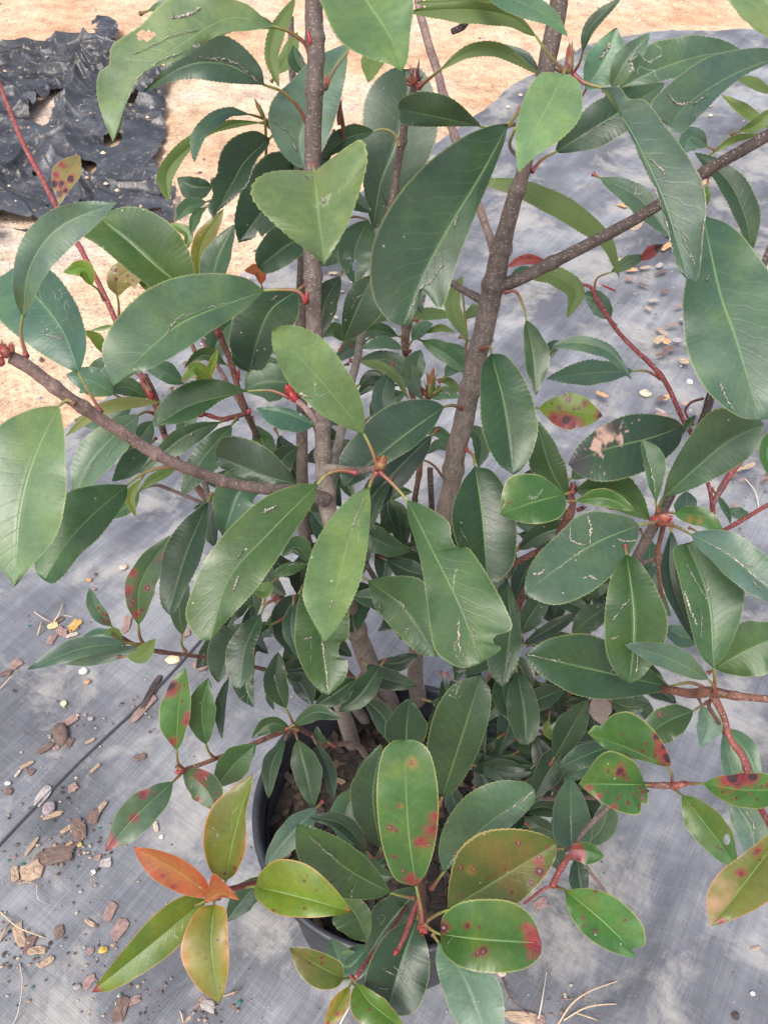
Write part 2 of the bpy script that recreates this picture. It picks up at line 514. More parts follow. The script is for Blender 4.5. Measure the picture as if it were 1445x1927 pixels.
def weave_sheet():
    n = 260; m = 150
    V = []
    for i in range(n):
        e = EDGE[i] + np.array([0.0, (fbm(i * 0.11, 3.3, 4) - 0.5) * 0.09 + (fbm(i * 0.6, 8.3, 3) - 0.5) * 0.03])
        v = np.linspace(0, 1, m) ** 1.0
        nearp = np.array([e[0] * 0.75, -1.3])
        P = e[None] * (1 - v[:, None]) + nearp[None] * v[:, None]
        V.append(P)
    V = np.array(V)
    X, Y = V[..., 0], V[..., 1]
    ca, sa = math.cos(SEAM_ANG), math.sin(SEAM_ANG)
    U = X * ca + Y * sa; W = -X * sa + Y * ca
    Z = 0.004 + 0.006 * np.maximum(fbm(U * 1.4, W * 9, 3) - 0.35, 0) + 0.0025 * fbm(X * 12, Y * 12, 3)
    far = np.clip((Y - 1.3) / 0.8, 0, 1)
    Z = Z + 0.020 * far
    # soft folds in the cloth in front of the pot and at the right
    for (px0, py0, px1, py1, hh, wd) in ((1420, 1480, 1160, 1927, 0.030, 0.020), (540, 1690, 330, 1927, 0.016, 0.012), (1445, 1640, 1290, 1927, 0.016, 0.018), (1020, 640, 1130, 520, 0.012, 0.02), (600, 600, 690, 540, 0.010, 0.02)):
        a = on_plane(px0, py0)[:2]; b = on_plane(px1, py1)[:2]
        d = b - a; L = np.linalg.norm(d); d /= L
        t = (X - a[0]) * d[0] + (Y - a[1]) * d[1]
        q = -(X - a[0]) * d[1] + (Y - a[1]) * d[0]
        q = q + 0.012 * np.sin(t * 14)
        Z += hh * np.exp(-(q / wd) ** 2) * np.clip((t + 0.15) / 0.15, 0, 1) * np.clip((L + 0.4 - t) / 0.3, 0, 1)
    P = np.stack([X, Y, Z], -1).reshape(-1, 3)
    o = mesh_obj('ground_cloth', P, grid(n, m)[:, ::-1], M_WEAVE)
    tag(o, 'grey woven weed barrier cloth spread flat under the potted shrub', 'ground cloth')
    return o


weave_sheet()

# raised dark seams in the cloth (part of the sheet's look: stitched overlap)
M_SEAM = mat_plain('seam_tape', (0.055, 0.056, 0.065), 0.7, 0.3, 300)


def seam(pix, w, name, label):
    C = catmull([tuple(on_plane(*p)[:2]) for p in pix], 60)
    V = []; F = []
    for i, (x, y) in enumerate(C):
        a = C[min(i + 1, 59)] - C[max(i - 1, 0)]; a /= np.linalg.norm(a)
        nrm = np.array([-a[1], a[0]]); ww = w * (0.75 + 0.5 * vnoise(i * 0.5, 2.2))
        h = 0.0115
        for k, hz in ((-1, -0.004), (-0.5, 0), (0.5, 0), (1, -0.004)):
            V.append((x + nrm[0] * ww * k, y + nrm[1] * ww * k, h + hz))
        if i:
            b = i * 4
            for k in range(3):
                F.append((b - 4 + k, b + k, b + k + 1, b - 4 + k + 1))
    o = mesh_obj(name, V, F, M_SEAM)
    tag(o, label, 'cord')


seam([(-60, 1668), (0, 1600), (85, 1510), (170, 1424), (290, 1310), (390, 1200), (440, 1140)], 0.0012, 'flat_cord', 'thin dark cord lying slantwise across the cloth left of the pot')


# crumpled black cloth at the upper left, with sand showing through
def black_sheet():
    nx, ny = 420, 380
    px = np.linspace(-260, 372, nx); py = np.linspace(1, 0, ny)
    V = np.zeros((nx, ny, 3)); keep = np.zeros((nx, ny), bool)
    p00, p10 = on_plane(-300, 85), on_plane(345, 82)
    p01, p11 = on_plane(-260, 505), on_plane(345, 500)
    u = np.linspace(0, 1, nx)[:, None, None]; v = np.linspace(0, 1, ny)[None, :, None]
    v2 = v ** 1.15
    B = (p00 * (1 - u) + p10 * u) * (1 - v2) + (p01 * (1 - u) + p11 * u) * v2
    X, Y = B[..., 0], B[..., 1]
    wx = X + 0.16 * (fbm(X * 3, Y * 3, 3) - 0.5); wy = Y + 0.22 * (fbm(X * 3 + 9, Y * 3 + 4, 3) - 0.5)
    # wrinkles: sharp ridges in a few directions
    h = np.zeros_like(X)
    for (a, f, am) in ((0.35, 6, 0.030), (1.15, 10, 0.028), (2.2, 14, 0.018), (0.8, 22, 0.009)):
        q = wx * math.cos(a) + wy * math.sin(a); r = -wx * math.sin(a) + wy * math.cos(a)
        q = q + 0.16 * (fbm(X * 4 + a, Y * 4, 2) - 0.5)
        k = 1 - abs(2 * vnoise(q * f + 5 * a, r * f * 0.13 + 3) - 1) * 2.4
        h += am * np.clip(k, 0, 1) ** 1.3
    h += 0.010 * fbm(X * 2.6, Y * 2.6, 3)
    U = u[..., 0]; VV = v[..., 0] + 0 * U
    U = U + 0 * VV
    ed = np.minimum(np.minimum(1 - U, 1.0), np.minimum(VV, 1 - VV)) * 1.0
    rag = ed + 0.16 * (fbm(X * 4.2, Y * 4.2, 5) - 0.5)
    h = h + 0.002
    hole = fbm(X * 9 + 31, Y * 9 + 12, 4) > 0.69
    for (cx, cy, rx, ry) in ((92, 208, 22, 32), (215, 275, 16, 10), (60, 430, 60, 9), (170, 330, 12, 14), (30, 452, 30, 14)):
        c = on_plane(cx, cy)[:2]; e1 = on_plane(cx + rx, cy)[:2]; e2 = on_plane(cx, cy - ry)[:2]
        a = (X - c[0]) / (e1[0] - c[0]); b = (Y - c[1]) / (e2[1] - c[1])
        hole |= (a * a + b * b + 0.6 * (fbm(X * 14, Y * 14, 3) - 0.5)) < 1
    # the sheet narrows to the right below its upper lobe
    rel = np.stack([X, Y, 0 * X - CAM_H], -1)
    zz = rel @ AZ; qx = 722.5 + FPX * (rel @ AX) / zz; qy = 963.5 - FPX * (rel @ AY) / zz
    wb = 70 * (fbm(X * 7 + 2, Y * 7, 4) - 0.5)
    hole |= (qy > 408 + 0.06 * (qx - 200) + wb) & (qx > 118 + wb)          # its near corner is torn away
    hole |= (abs(qy - 428 - wb * 0.6) < 9) & (qx < 150)                    # and sand lies across it in a band
    hole |= (qx > 262 + wb) & (qy < 150)
    ok = (rag > 0.045) & ~hole
    P = np.stack([X, Y, h + 0.004 + 0.010 * np.clip(rag / 0.12, 0, 1) + (fbm(X * 2.2 + 3, Y * 2.2, 5) - 0.5) * 0.045 - 0.006], -1).reshape(-1, 3)
    F = grid(nx, ny)
    F = F[ok.ravel()[F].all(1)]
    used = np.unique(F); mp = -np.ones(len(P), int); mp[used] = np.arange(len(used))
    o = mesh_obj('crumpled_cloth', P[used], mp[F][:, ::-1], M_BLACK)
    tag(o, 'crumpled dusty black ground cloth lying torn on the sand at upper left', 'ground cloth')


black_sheet()
# small torn scrap above it
def scrap():
    C = catmull([tuple(on_plane(*p)) for p in ((182, 60), (200, 62), (208, 75), (196, 92))], 30)
    w = np.linspace(0.03, 0.05, 30)
    T = np.gradient(C, axis=0); T /= np.linalg.norm(T, axis=1)[:, None]
    S = np.stack([-T[:, 1], T[:, 0], 0 * T[:, 0]], 1)
    V = []; F = []
    for i in range(30):
        for k in range(5):
            q = (k - 2) / 2
            V.append(C[i] + S[i] * w[i] * q * (0.8 + 0.4 * vnoise(i * .6, k)) + np.array([0, 0, 0.03 + 0.02 * vnoise(i * 0.4, k * 0.9)]))
        if i:
            for k in range(4):
                b = i * 5 + k; F.append((b - 5, b, b + 1, b - 4))
    o = mesh_obj('cloth_scrap', V, F, M_BLACK)
    tag(o, 'small torn scrap of black cloth curling on the sand above the crumpled sheet', 'scrap')


scrap()

# ------------------------------------------------------------------ the pot and its soil
RIM_H = 0.24; RIM_R = 0.141
pc = on_plane(746, 1512, RIM_H)
POT = np.array([pc[0], pc[1]])


def lathe(profile, segs, cx, cy, wob=0.0):
    V = []; F = []
    for i, (r, z) in enumerate(profile):
        for j in range(segs):
            a = 2 * math.pi * j / segs
            rr = r * (1 + wob * math.sin(2 * a + 0.7))
            V.append((cx + rr * math.cos(a), cy + rr * math.sin(a), z))
    for i in range(len(profile) - 1):
        for j in range(segs):
            k = (j + 1) % segs
            F.append((i * segs + j, i * segs + k, (i + 1) * segs + k, (i + 1) * segs + j))
    return V, F


def make_pot():
    r = empty('plant_pot', (POT[0], POT[1], 0.0))
    tag(r, 'round black plastic nursery pot holding the leafy shrub', 'pot')
    prof = [(0.0, 0.012), (0.112, 0.012), (0.116, 0.014), (0.119, 0.03), (0.122, 0.08), (0.129, 0.17), (0.1335, 0.212), (0.1335, 0.2125)]
    V, F = lathe(prof, 96, *POT, 0.006)
    mesh_obj('pot_wall', V, F, M_POT, r)
    prof = [(0.1345, 0.206), (0.139, 0.207), (0.1405, 0.212), (0.1405, 0.232), (0.1440, 0.2345), (0.1450, 0.238), (0.1435, 0.2415), (0.1400, 0.242), (0.1375, 0.240), (0.1362, 0.234), (0.1335, 0.20), (0.128, 0.15)]
    V, F = lathe(prof, 128, *POT, 0.006)
    mesh_obj('rim', V, F, M_POT, r)


make_pot()


def make_soil():
    m, n, l, b = new_mat('potting_mix')
    tc = n.new('ShaderNodeTexCoord'); o = tc.outputs['Object']
    vo = n.new('ShaderNodeTexVoronoi'); vo.inputs['Scale'].default_value = 150; l.new(o, vo.inputs[0])
    sv = n.new('ShaderNodeSeparateColor'); l.new(vo.outputs['Color'], sv.inputs[0])
    c = ramp(n, l, sv.outputs[0], [(0.0, (0.008, 0.006, 0.005)), (0.6, (0.016, 0.011, 0.008)), (0.9, (0.032, 0.021, 0.015)), (1.0, (0.07, 0.045, 0.03))])
    l.new(c, b.inputs['Base Color']); b.inputs['Roughness'].default_value = 0.9
    bp = n.new('ShaderNodeBump'); bp.inputs['Strength'].default_value = 1.0; bp.inputs['Distance'].default_value = 0.004
    l.new(noise(n, l, o, 150, 5, 0.7), bp.inputs['Height']); l.new(bp.outputs[0], b.inputs['Normal'])
    nr, na = 40, 90
    V = []
    for i in range(nr):
        r = 0.1325 * i / (nr - 1)
        for j in range(na):
            a = 2 * math.pi * j / na; x = r * math.cos(a); y = r * math.sin(a)
            V.append((POT[0] + x, POT[1] + y, 0.184 + 0.010 * (1 - (r / 0.13) ** 2) + 0.016 * (fbm(x * 45 + 5, y * 45, 4) - 0.5)))
    F = [(i * na + j, (i + 1) * na + j, (i + 1) * na + (j + 1) % na, i * na + (j + 1) % na) for i in range(nr - 1) for j in range(na)]
    s = mesh_obj('potting_soil', V, F, m)
    tag(s, 'dark bark potting mix filling the black pot', 'soil', None, 'stuff')


make_soil()


# ------------------------------------------------------------------ litter
def chip_mesh(rng, L, W, H, col, kind):
    """an irregular flat flake, splinter or stone, about its own centre; long side on x"""
    n = 13 if kind != 'stone' else 12
    ang = np.linspace(0, 2 * math.pi, n, endpoint=False)
    rad = 1 + rng.uniform(-0.22, 0.2, n) * (1.0 if kind == 'flake' else 0.5)
    e = 0.62 if kind in ('flake', 'splinter') else 1.0
    cx = np.sign(np.cos(ang)) * abs(np.cos(ang)) ** e; cy = np.sign(np.sin(ang)) * abs(np.sin(ang)) ** e
    rings = [(0.55, 0.0), (0.93, 0.10), (1.0, 0.35), (0.97, 0.7), (0.72, 0.97), (0.3, 1.0)] if kind != 'stone' else [(0.5, 0), (0.88, 0.15), (1.0, 0.45), (0.85, 0.78), (0.5, 0.97), (0.2, 1.03)]
    V = []; C = []
    for (s, z) in rings:
        for j in range(n):
            k = s * rad[j] * (1 + rng.uniform(-0.05, 0.05))
            V.append((cx[j] * k * L / 2, cy[j] * k * W / 2, z * H * (1 + rng.uniform(-0.28, 0.28)) + (0.25 * H * math.sin(cx[j] * 2.0) if kind == 'flake' else 0)))
            C.append(np.array(col) * (1 + rng.uniform(-0.16, 0.16)))
    F = []
    for i in range(len(rings) - 1):
        for j in range(n):
            k = (j + 1) % n
            F.append((i * n + j, i * n + k, (i + 1) * n + k, (i + 1) * n + j))
    F.append(tuple((len(rings) - 1) * n + j for j in range(n))); F.append(tuple(range(n))[::-1])
    return np.array(V), F, np.array(C)


PINK = (0.23, 0.15, 0.135); BROWN = (0.125, 0.082, 0.070); TAN = (0.34, 0.245, 0.175); PALE = (0.43, 0.36, 0.29); DARK = (0.06, 0.042, 0.04)
ORANGE = (0.45, 0.25, 0.13); WHITE = (0.70, 0.68, 0.62); GREY = (0.30, 0.27, 0.26)


def place_chip(x, y, Lpx, Wpx, deg, col, kind, label, name, cat, group=None, seed=0, lift=0.008):
    rng = np.random.RandomState(seed)
    p = on_plane(x, y, lift)
    k = np.linalg.norm(on_plane(x + 10, y, lift) - p) / 10
    e = on_plane(x + 10 * math.cos(math.radians(deg)), y - 10 * math.sin(math.radians(deg)), lift) - p
    az = math.atan2(e[1], e[0]); kl = np.linalg.norm(e) / 10
    H = {'flake': 0.15, 'splinter': 0.45, 'stone': 0.42}[kind] * Wpx * k
    V, F, C = chip_mesh(rng, Lpx * kl, Wpx * k * 1.05, max(H, 0.0015), col, kind)
    o = mesh_obj(name, V, F, M_CHIP, None, None, C, smooth=(kind == 'stone'))
    o.location = p; o.rotation_euler = (rng.uniform(-.1, .1), rng.uniform(-.1, .1), az)
    tag(o, label, cat, group)
    return o


CH = [
 # x, y, len, wid, angle, colour, kind, label
 (604-300, 1722-20, 2, 2, 0, PINK, 'flake', None),
]
CHIPS = [
 (207, 1716, 42, 21, 65, PINK, 'flake', 'smaller upper one of two pinkish bark flakes below the orange leaf'),
 (226, 1748, 52, 25, 58, PINK, 'flake', 'longer lower one of two pinkish bark flakes below the orange leaf'),
 (113, 1754, 24, 18, 100, BROWN, 'flake', 'brown bark flake lying alone left of two pinkish flakes'),
 (149, 1565, 42, 26, 105, BROWN, 'flake', 'chunky reddish brown bark lump right of the orange pebble pair'),
 (106, 1611, 78, 34, 12, BROWN, 'flake', 'large hollow dark bark piece beside the yellow wood block'),
 (60, 1640, 44, 36, 20, TAN, 'flake', 'frayed pale yellow wood block left of the hollow bark piece'),
 (30, 1645, 30, 13, 95, TAN, 'splinter', 'upright tan wood sliver against the frayed wood block'),
 (80, 1500, 44, 22, 50, GREY, 'flake', 'grey brown bark flake beside the slanting cord'),
 (93, 1523, 32, 24, 70, (0.27, 0.215, 0.23), 'stone', 'mauve stone touching the slanting cord'),
 (101, 1535, 42, 10, 22, TAN, 'splinter', 'tan splinter lying against the mauve stone'),
 (138, 1482, 22, 15, 20, PINK, 'flake', 'reddish flake at the upper right end of the cord litter'),
 (192, 1520, 30, 9, 55, TAN, 'splinter', 'tan splinter standing out of the brown bark above the hollow piece'),
 (178, 1537, 30, 20, 60, BROWN, 'flake', 'brown bark chip with a tan splinter on it'),
 (126, 1561, 26, 8, 35, TAN, 'splinter', 'short tan sliver left of the chunky bark lump'),
 (60, 1594, 44, 8, 55, TAN, 'splinter', 'long tan sliver above the frayed wood block'),
 (129, 1593, 16, 12, 60, ORANGE, 'stone', 'orange pebble on the edge of the hollow bark'),
 (151, 1590, 12, 9, 30, (0.42, 0.32, 0.12), 'stone', 'yellow pebble right of the orange pebble'),
 (200, 1624, 22, 17, 10, GREY, 'flake', 'grey brown chip below the spotted leaf tip'),
 (176, 1642, 13, 10, 20, WHITE, 'stone', 'white pebble right of the hollow bark piece'),
 (184, 1615, 13, 13, 0, PINK, 'flake', 'small mauve flake left of the grey brown chip'),
 (36, 1758, 52, 20, 105, TAN, 'flake', 'tall tan wood slab in the left litter heap'),
 (70, 1790, 36, 14, 5, TAN, 'splinter', 'tan wood stick end pointing right out of the left heap'),
 (56, 1780, 40, 20, 70, BROWN, 'flake', 'brown chip under the tan stick in the left heap'),
 (88, 1812, 34, 12, 30, TAN, 'splinter', 'tan splinter lying below the left litter heap'),
 (171, 1790, 16, 13, 45, PINK, 'flake', 'pink flake left of the yellow pebble'),
 (196, 1789, 14, 18, 90, (0.50, 0.32, 0.08), 'stone', 'bright yellow orange pebble beneath the pair of pinkish flakes'),
 (170, 1737, 22, 7, -30, TAN, 'splinter', 'thin tan sliver left of the longer pinkish flake'),
 (168, 1847, 32, 17, 50, PINK, 'flake', 'pinkish flake by the tip of the long lime leaf'),
 (147, 1858, 10, 15, 90, GREY, 'stone', 'grey pebble next to the flake by the long lime leaf'),
 (228, 1900, 52, 28, 70, BROWN, 'flake', 'big brown bark chunk at the bottom edge under the orange leaves'),
 (252, 1884, 30, 14, 20, PINK, 'flake', 'pink bark flake resting on the big brown chunk'),
 (222, 1889, 10, 8, 0, WHITE, 'stone', 'white pebble on the big brown bark chunk'),
 (372, 1880, 36, 22, 55, PINK, 'flake', 'rusty flake below the tip of the drooping olive leaf'),
 (392, 1893, 34, 20, -25, GREY, 'flake', 'greyish mauve flake below the drooping olive leaf'),
 (350, 1912, 34, 17, 40, TAN, 'flake', 'tan flake at the bottom edge below the drooping olive leaf'),
 (327, 1915, 28, 14, 70, PINK, 'flake', 'upright pinkish chip at the bottom edge left of the tan flake'),
 (294, 1556, 21, 8, 105, PALE, 'splinter', 'pale sliver alone on the cloth right of the spotted leaf'),
 (304, 1576, 8, 8, 0, WHITE, 'stone', 'tiny white stone under the pale sliver'),
 (116, 1384, 40, 26, 100, BROWN, 'stone', 'rounded brown stone in the row of chips beneath the pink flake'),
 (86, 1407, 36, 14, 30, BROWN, 'flake', 'brown splinter of bark left below the rounded brown stone'),
 (107, 1407, 16, 9, 15, PINK, 'flake', 'small tan pink flake touching the rounded brown stone'),
 (129, 1397, 20, 18, 60, BROWN, 'flake', 'dark chip right of the rounded brown stone'),
 (133, 1356, 36, 16, 30, PINK, 'flake', 'pale pink flake above the rounded brown stone'),
 (121, 1325, 12, 12, 0, (0.68, 0.62, 0.36), 'stone', 'cream yellow pebble above the pale pink flake'),
 (158, 1265, 15, 16, 60, WHITE, 'stone', 'white pebble beneath the long pale leaf'),
 (165, 1284, 12, 11, 0, ORANGE, 'stone', 'orange pebble under the white pebble'),
 (171, 1395, 22, 6, 25, TAN, 'splinter', 'thin tan sliver right of the dark chip'),
 (172, 1353, 12, 9, 0, GREY, 'stone', 'small grey stone right of the pale pink flake'),
 (264, 1425, 12, 20, 95, BROWN, 'flake', 'small rusty bark chip alone left of the red spotted leaf'),
 (52, 1440, 30, 8, 30, TAN, 'splinter', 'tan sliver by the upper edge of the cord litter'),
 (59, 1453, 16, 12, 40, BROWN, 'flake', 'small brown chip just under the tan sliver'),
 (34, 1456, 18, 6, 55, PALE, 'splinter', 'pale thin sliver left of the small brown chip'),
 (17, 1490, 15, 17, 60, BROWN, 'flake', 'lone brown chip near the left edge above the cord'),
 (16, 1475, 7, 12, 80, WHITE, 'stone', 'narrow white stone above the lone brown chip'),
 (180, 1446, 26, 7, 40, TAN, 'splinter', 'tan sliver right of the cord above the flakes'),
 (233, 1069, 15, 14, 0, (0.56, 0.42, 0.32), 'stone', 'cream pebble left of the red spotted hanging leaf'),
 (169, 1092, 11, 9, 0, ORANGE, 'stone', 'salmon pebble left below the cream pebble'),
 (180, 1081, 7, 7, 0, BROWN, 'stone', 'tiny brown stone above the salmon pebble'),
 (178, 1109, 9, 7, 0, PINK, 'stone', 'tiny pink stone below the salmon pebble'),
 (100, 1178, 24, 15, 20, (0.55, 0.42, 0.22), 'flake', 'tan wood chip at the left of the chip cluster above the long pale leaf'),
 (141, 1178, 28, 18, 45, (0.42, 0.25, 0.08), 'flake', 'honey coloured wood chip in the cluster above the long pale leaf'),
 (117, 1189, 18, 26, 40, PINK, 'flake', 'pink flake between the two wood chips of the cluster'),
 (98, 1203, 24, 16, 60, PINK, 'flake', 'pink brown flake at the lower left of the cluster'),
 (136, 1196, 26, 8, 20, PALE, 'splinter', 'pale splinter below the honey coloured chip'),
 (113, 1166, 18, 13, 30, BROWN, 'flake', 'brown flake at the top of the cluster'),
 (31, 1250, 26, 19, 35, PINK, 'flake', 'pinkish flake near the left edge under the long pale leaf'),
 (12, 1267, 24, 13, 15, BROWN, 'flake', 'dark bark flake at the left edge under the pinkish one'),
 (327, 1243, 30, 20, 5, (0.62, 0.50, 0.33), 'stone', 'cream stone below the brown twig'),
 (379, 1253, 26, 30, 80, PINK, 'stone', 'rounded mauve pink stone right of the cream stone'),
 (286, 1302, 70, 13, 62, DARK, 'splinter', 'long dark bark strip lying along the cord'),
 (274, 1330, 66, 17, 48, PINK, 'flake', 'long pale pink bark strip along the cord left of the pot'),
 (239, 1175, 34, 14, 75, PINK, 'flake', 'pale bark flake behind the red spotted hanging leaf'),
 (350, 1192, 18, 14, 30, PINK, 'flake', 'salmon chip right of the hanging dark leaf'),
 (490, 1132, 18, 18, 0, ORANGE, 'stone', 'bright orange pebble seen between the left leaves'),
 (1100, 313, 24, 18, 10, ORANGE, 'stone', 'round orange pebble on the cloth above the thick right branch'),
 (1095, 350, 18, 9, 0, PINK, 'flake', 'pink flake under the round orange pebble'),
 (1121, 373, 11, 9, 0, PINK, 'stone', 'tiny pink stone lower right of the orange pebble'),
 (1213, 743, 24, 19, 0, (0.52, 0.46, 0.34), 'stone', 'beige stone right of the red blotched lime leaf'),
 (1200, 582, 13, 12, 0, WHITE, 'stone', 'round white stone right of the red twig'),
 (1217, 594, 12, 11, 0, GREY, 'stone', 'grey stone next to the round white stone'),
 (1275, 664, 26, 13, 20, (0.60, 0.42, 0.25), 'flake', 'oval tan chip right of the red twig'),
 (1297, 720, 12, 12, 0, WHITE, 'stone', 'white stone near the dark stem tip'),
 (1163, 550, 20, 10, -30, PINK, 'flake', 'pink flake left of the white and grey stones'),
 (981, 655, 14, 12, 0, PINK, 'stone', 'small pink stone left of the arched pale leaf'),
 (1415, 1870, 10, 8, 0, WHITE, 'stone', 'tiny white pebble near the lower right corner'),
 (1200, 1862, 8, 7, 0, WHITE, 'stone', 'tiny white pebble on the crease at lower right'),
 (1383, 1913, 14, 14, 0, DARK, 'stone', 'dark round crumb at the lower right corner'),
 (1288, 1683, 14, 5, 60, PALE, 'splinter', 'tiny pale sliver alone between the two right spotted leaves'),
 (1420, 1785, 18, 6, 10, TAN, 'splinter', 'small tan sliver below the pink edged leaf'),
 (980, 1915, 66, 20, -14, TAN, 'flake', 'flat tan wood slab at the bottom edge right of the pale leaf'),
 (1010, 1921, 34, 20, 10, PINK, 'flake', 'pinkish chip at the bottom edge beside the tan slab'),
 (1016, 1700, 26, 18, 30, PINK, 'flake', 'pink flake seen under the olive spotted leaf'),
 (944, 1832, 18, 12, 0, PALE, 'stone', 'pale wood crumb under the red edged oval leaf'),
 (448, 1885, 2, 2, 0, TAN, 'flake', None),
]


def make_litter():
    i = 0
    for (x, y, L, W, d, c, k, lab) in CHIPS:
        i += 1
        if lab is None: continue
        name = {'flake': 'bark_chip', 'splinter': 'wood_splinter', 'stone': 'pebble'}[k]
        cat = {'flake': 'bark chip', 'splinter': 'wood splinter', 'stone': 'pebble'}[k]
        grp = {'flake': 'bark chips on the ground cloth', 'splinter': 'wood splinters on the ground cloth', 'stone': 'pebbles on the ground cloth'}[k]
        place_chip(x, y, L, W, d, c, k, lab, name, cat, grp, seed=i)
    rng = np.random.RandomState(21)
    # the strewn chips right of the red twig: many alike
    src = None
    for k in range(46):
        x = 1255 + rng.normal(0, 42); y = 590 + rng.normal(0, 95)
        if k % 4 == 0: x, y = rng.uniform(1080, 1420), rng.uniform(330, 1000)
        c = [PINK, BROWN, TAN, PINK, ORANGE, GREY][rng.randint(6)]
        place_chip(x, y, rng.uniform(12, 27), rng.uniform(7, 14), rng.uniform(-40, 50), c, 'flake',
                   'small bark chip among those strewn on the cloth behind the shrub at right', 'bark_chip', 'bark chip', 'chips strewn behind the shrub at right', seed=500 + k, lift=0.03)
    for k in range(16):
        x, y = rng.uniform(590, 700), rng.uniform(510, 600)
        if k > 7: x, y = rng.uniform(1380, 1445), rng.uniform(860, 960)
        place_chip(x, y, rng.uniform(10, 22), rng.uniform(6, 12), rng.uniform(-40, 50), [PINK, TAN, BROWN][k % 3], 'flake',
                   'small bark chip half hidden in a gap between the stems', 'bark_chip', 'bark chip', 'chips in gaps between stems', seed=700 + k, lift=0.025)
    # dry pine straw and twigs
    def straw(pix, r, col, name, label, h=0.012, cat='straw', base=0.008):
        P = []
        for (i, p) in enumerate(pix):
            P.append(on_plane(p[0], p[1], base + h * math.sin(math.pi * i / max(len(pix) - 1, 1))))
        C = catmull(P, 26)
        V, F = tube_data(C, r * (1 - 0.4 * np.linspace(0, 1, 26)), 6)
        o = mesh_obj(name, V, F, M_CRUMB, None, None, np.tile(np.array(col), (len(V), 1)))
        tag(o, label, cat)
    S = (0.50, 0.38, 0.25)
    straw([(1050, 1927), (1075, 1890), (1110, 1865), (1165, 1845)], 0.0011, S, 'dry_straw', 'long curved dry straw arching from the bottom edge right of the pale leaf')
    straw([(1060, 1920), (1100, 1897), (1140, 1890), (1183, 1890)], 0.0010, S, 'dry_straw', 'dry straw running nearly level below the curved one')
    straw([(1080, 1905), (1110, 1915), (1130, 1922)], 0.0009, S, 'dry_straw', 'short dry straw at the very bottom beside the level one')
    straw([(1012, 1922), (1020, 1880), (1028, 1828)], 0.0010, (0.5, 0.44, 0.38), 'dry_straw', 'upright pale straw between the tan slab and the curved straw')
    straw([(945, 1840), (965, 1885), (1000, 1912)], 0.0013, BROWN, 'dry_twig', 'brown twig running under the red edged oval leaf', cat='twig')
    straw([(38, 1813), (43, 1850), (36, 1900), (25, 1930)], 0.0010, (0.42, 0.38, 0.34), 'dry_twig', 'thin grey twig going down to the bottom left corner', cat='twig')
    straw([(0, 1715), (35, 1745), (85, 1765)], 0.0011, S, 'dry_twig', 'tan twig crossing the left litter heap', cat='twig')
    straw([(0, 1772), (10, 1750), (22, 1735)], 0.0018, TAN, 'dry_twig', 'thick tan twig end at the left edge', cat='twig')
    straw([(70, 1665), (72, 1690), (90, 1702)], 0.0006, (0.55, 0.5, 0.42), 'dry_straw', 'tiny bent pale straw under the frayed wood block')
    straw([(35, 1663), (55, 1660), (80, 1668)], 0.0010, TAN, 'dry_straw', 'tan straw lying along the foot of the frayed wood block')
    straw([(171, 1640), (172, 1655), (175, 1670)], 0.0009, TAN, 'dry_straw', 'short upright straw right of the hollow bark')
    straw([(66, 1152), (85, 1165), (102, 1172)], 0.0013, (0.5, 0.38, 0.3), 'dry_twig', 'forked twig left of the cluster above the long pale leaf', cat='twig')
    straw([(102, 1170), (112, 1155), (119, 1136)], 0.0013, (0.5, 0.38, 0.3), 'dry_twig', 'upright twig out of the cluster above the long pale leaf', cat='twig')
    straw([(120, 1158), (132, 1160), (148, 1166)], 0.0009, S, 'dry_straw', 'thin straw right of the upright twig')
    straw([(72, 1195), (76, 1180), (79, 1170)], 0.0013, S, 'dry_twig', 'short twig left below the forked twig', cat='twig')
    straw([(0, 1297), (20, 1275), (36, 1260)], 0.0008, S, 'dry_straw', 'thin straw at the left edge under the dark bark flake')
    straw([(420, 1875), (440, 1868), (455, 1860)], 0.0012, TAN, 'dry_straw', 'tan straw pointing right from the chips under the olive leaf')
    straw([(338, 1895), (342, 1910), (346, 1925)], 0.0011, (0.55, 0.45, 0.38), 'dry_straw', 'upright straw among the chips at the bottom edge')
    straw([(640, 1927), (655, 1900), (668, 1880)], 0.0011, (0.55, 0.48, 0.42), 'dry_straw', 'pale straw under the lime leaves at the bottom')
    straw([(1400, 900), (1420, 925), (1428, 960)], 0.0012, (0.62, 0.52, 0.42), 'dry_straw', 'pale straw on the cloth at the right edge')
    # crumbs nobody could count
    V = []; F = []; C = []
    def crumb(p, r, col):
        b = len(V)
        q = rng.uniform(0.6, 1.3, 6) * r
        for (dx, dy, dz, k) in ((1, 0, 0, 0), (0, 1, 0, 1), (-1, 0, 0, 2), (0, -1, 0, 3), (0, 0, 0.8, 4), (0, 0, -0.5, 5)):
            V.append(p + np.array([dx, dy, dz]) * q[k])
            C.append(np.array(col) * rng.uniform(0.8, 1.2))
        for k in range(4):
            F.append((b + k, b + (k + 1) % 4, b + 4)); F.append((b + (k + 1) % 4, b + k, b + 5))
    cen = [(40, 1790, 60, 40, 80), (110, 1610, 60, 40, 70), (100, 1500, 60, 50, 40), (240, 1890, 60, 25, 40), (380, 1890, 50, 20, 40), (110, 1185, 40, 25, 30), (190, 1790, 40, 50, 30), (120, 1390, 40, 40, 30), (170, 1590, 30, 20, 30), (1270, 600, 90, 130, 90), (1410, 920, 40, 50, 30), (270, 1330, 40, 40, 24), (1060, 1900, 60, 20, 25)]
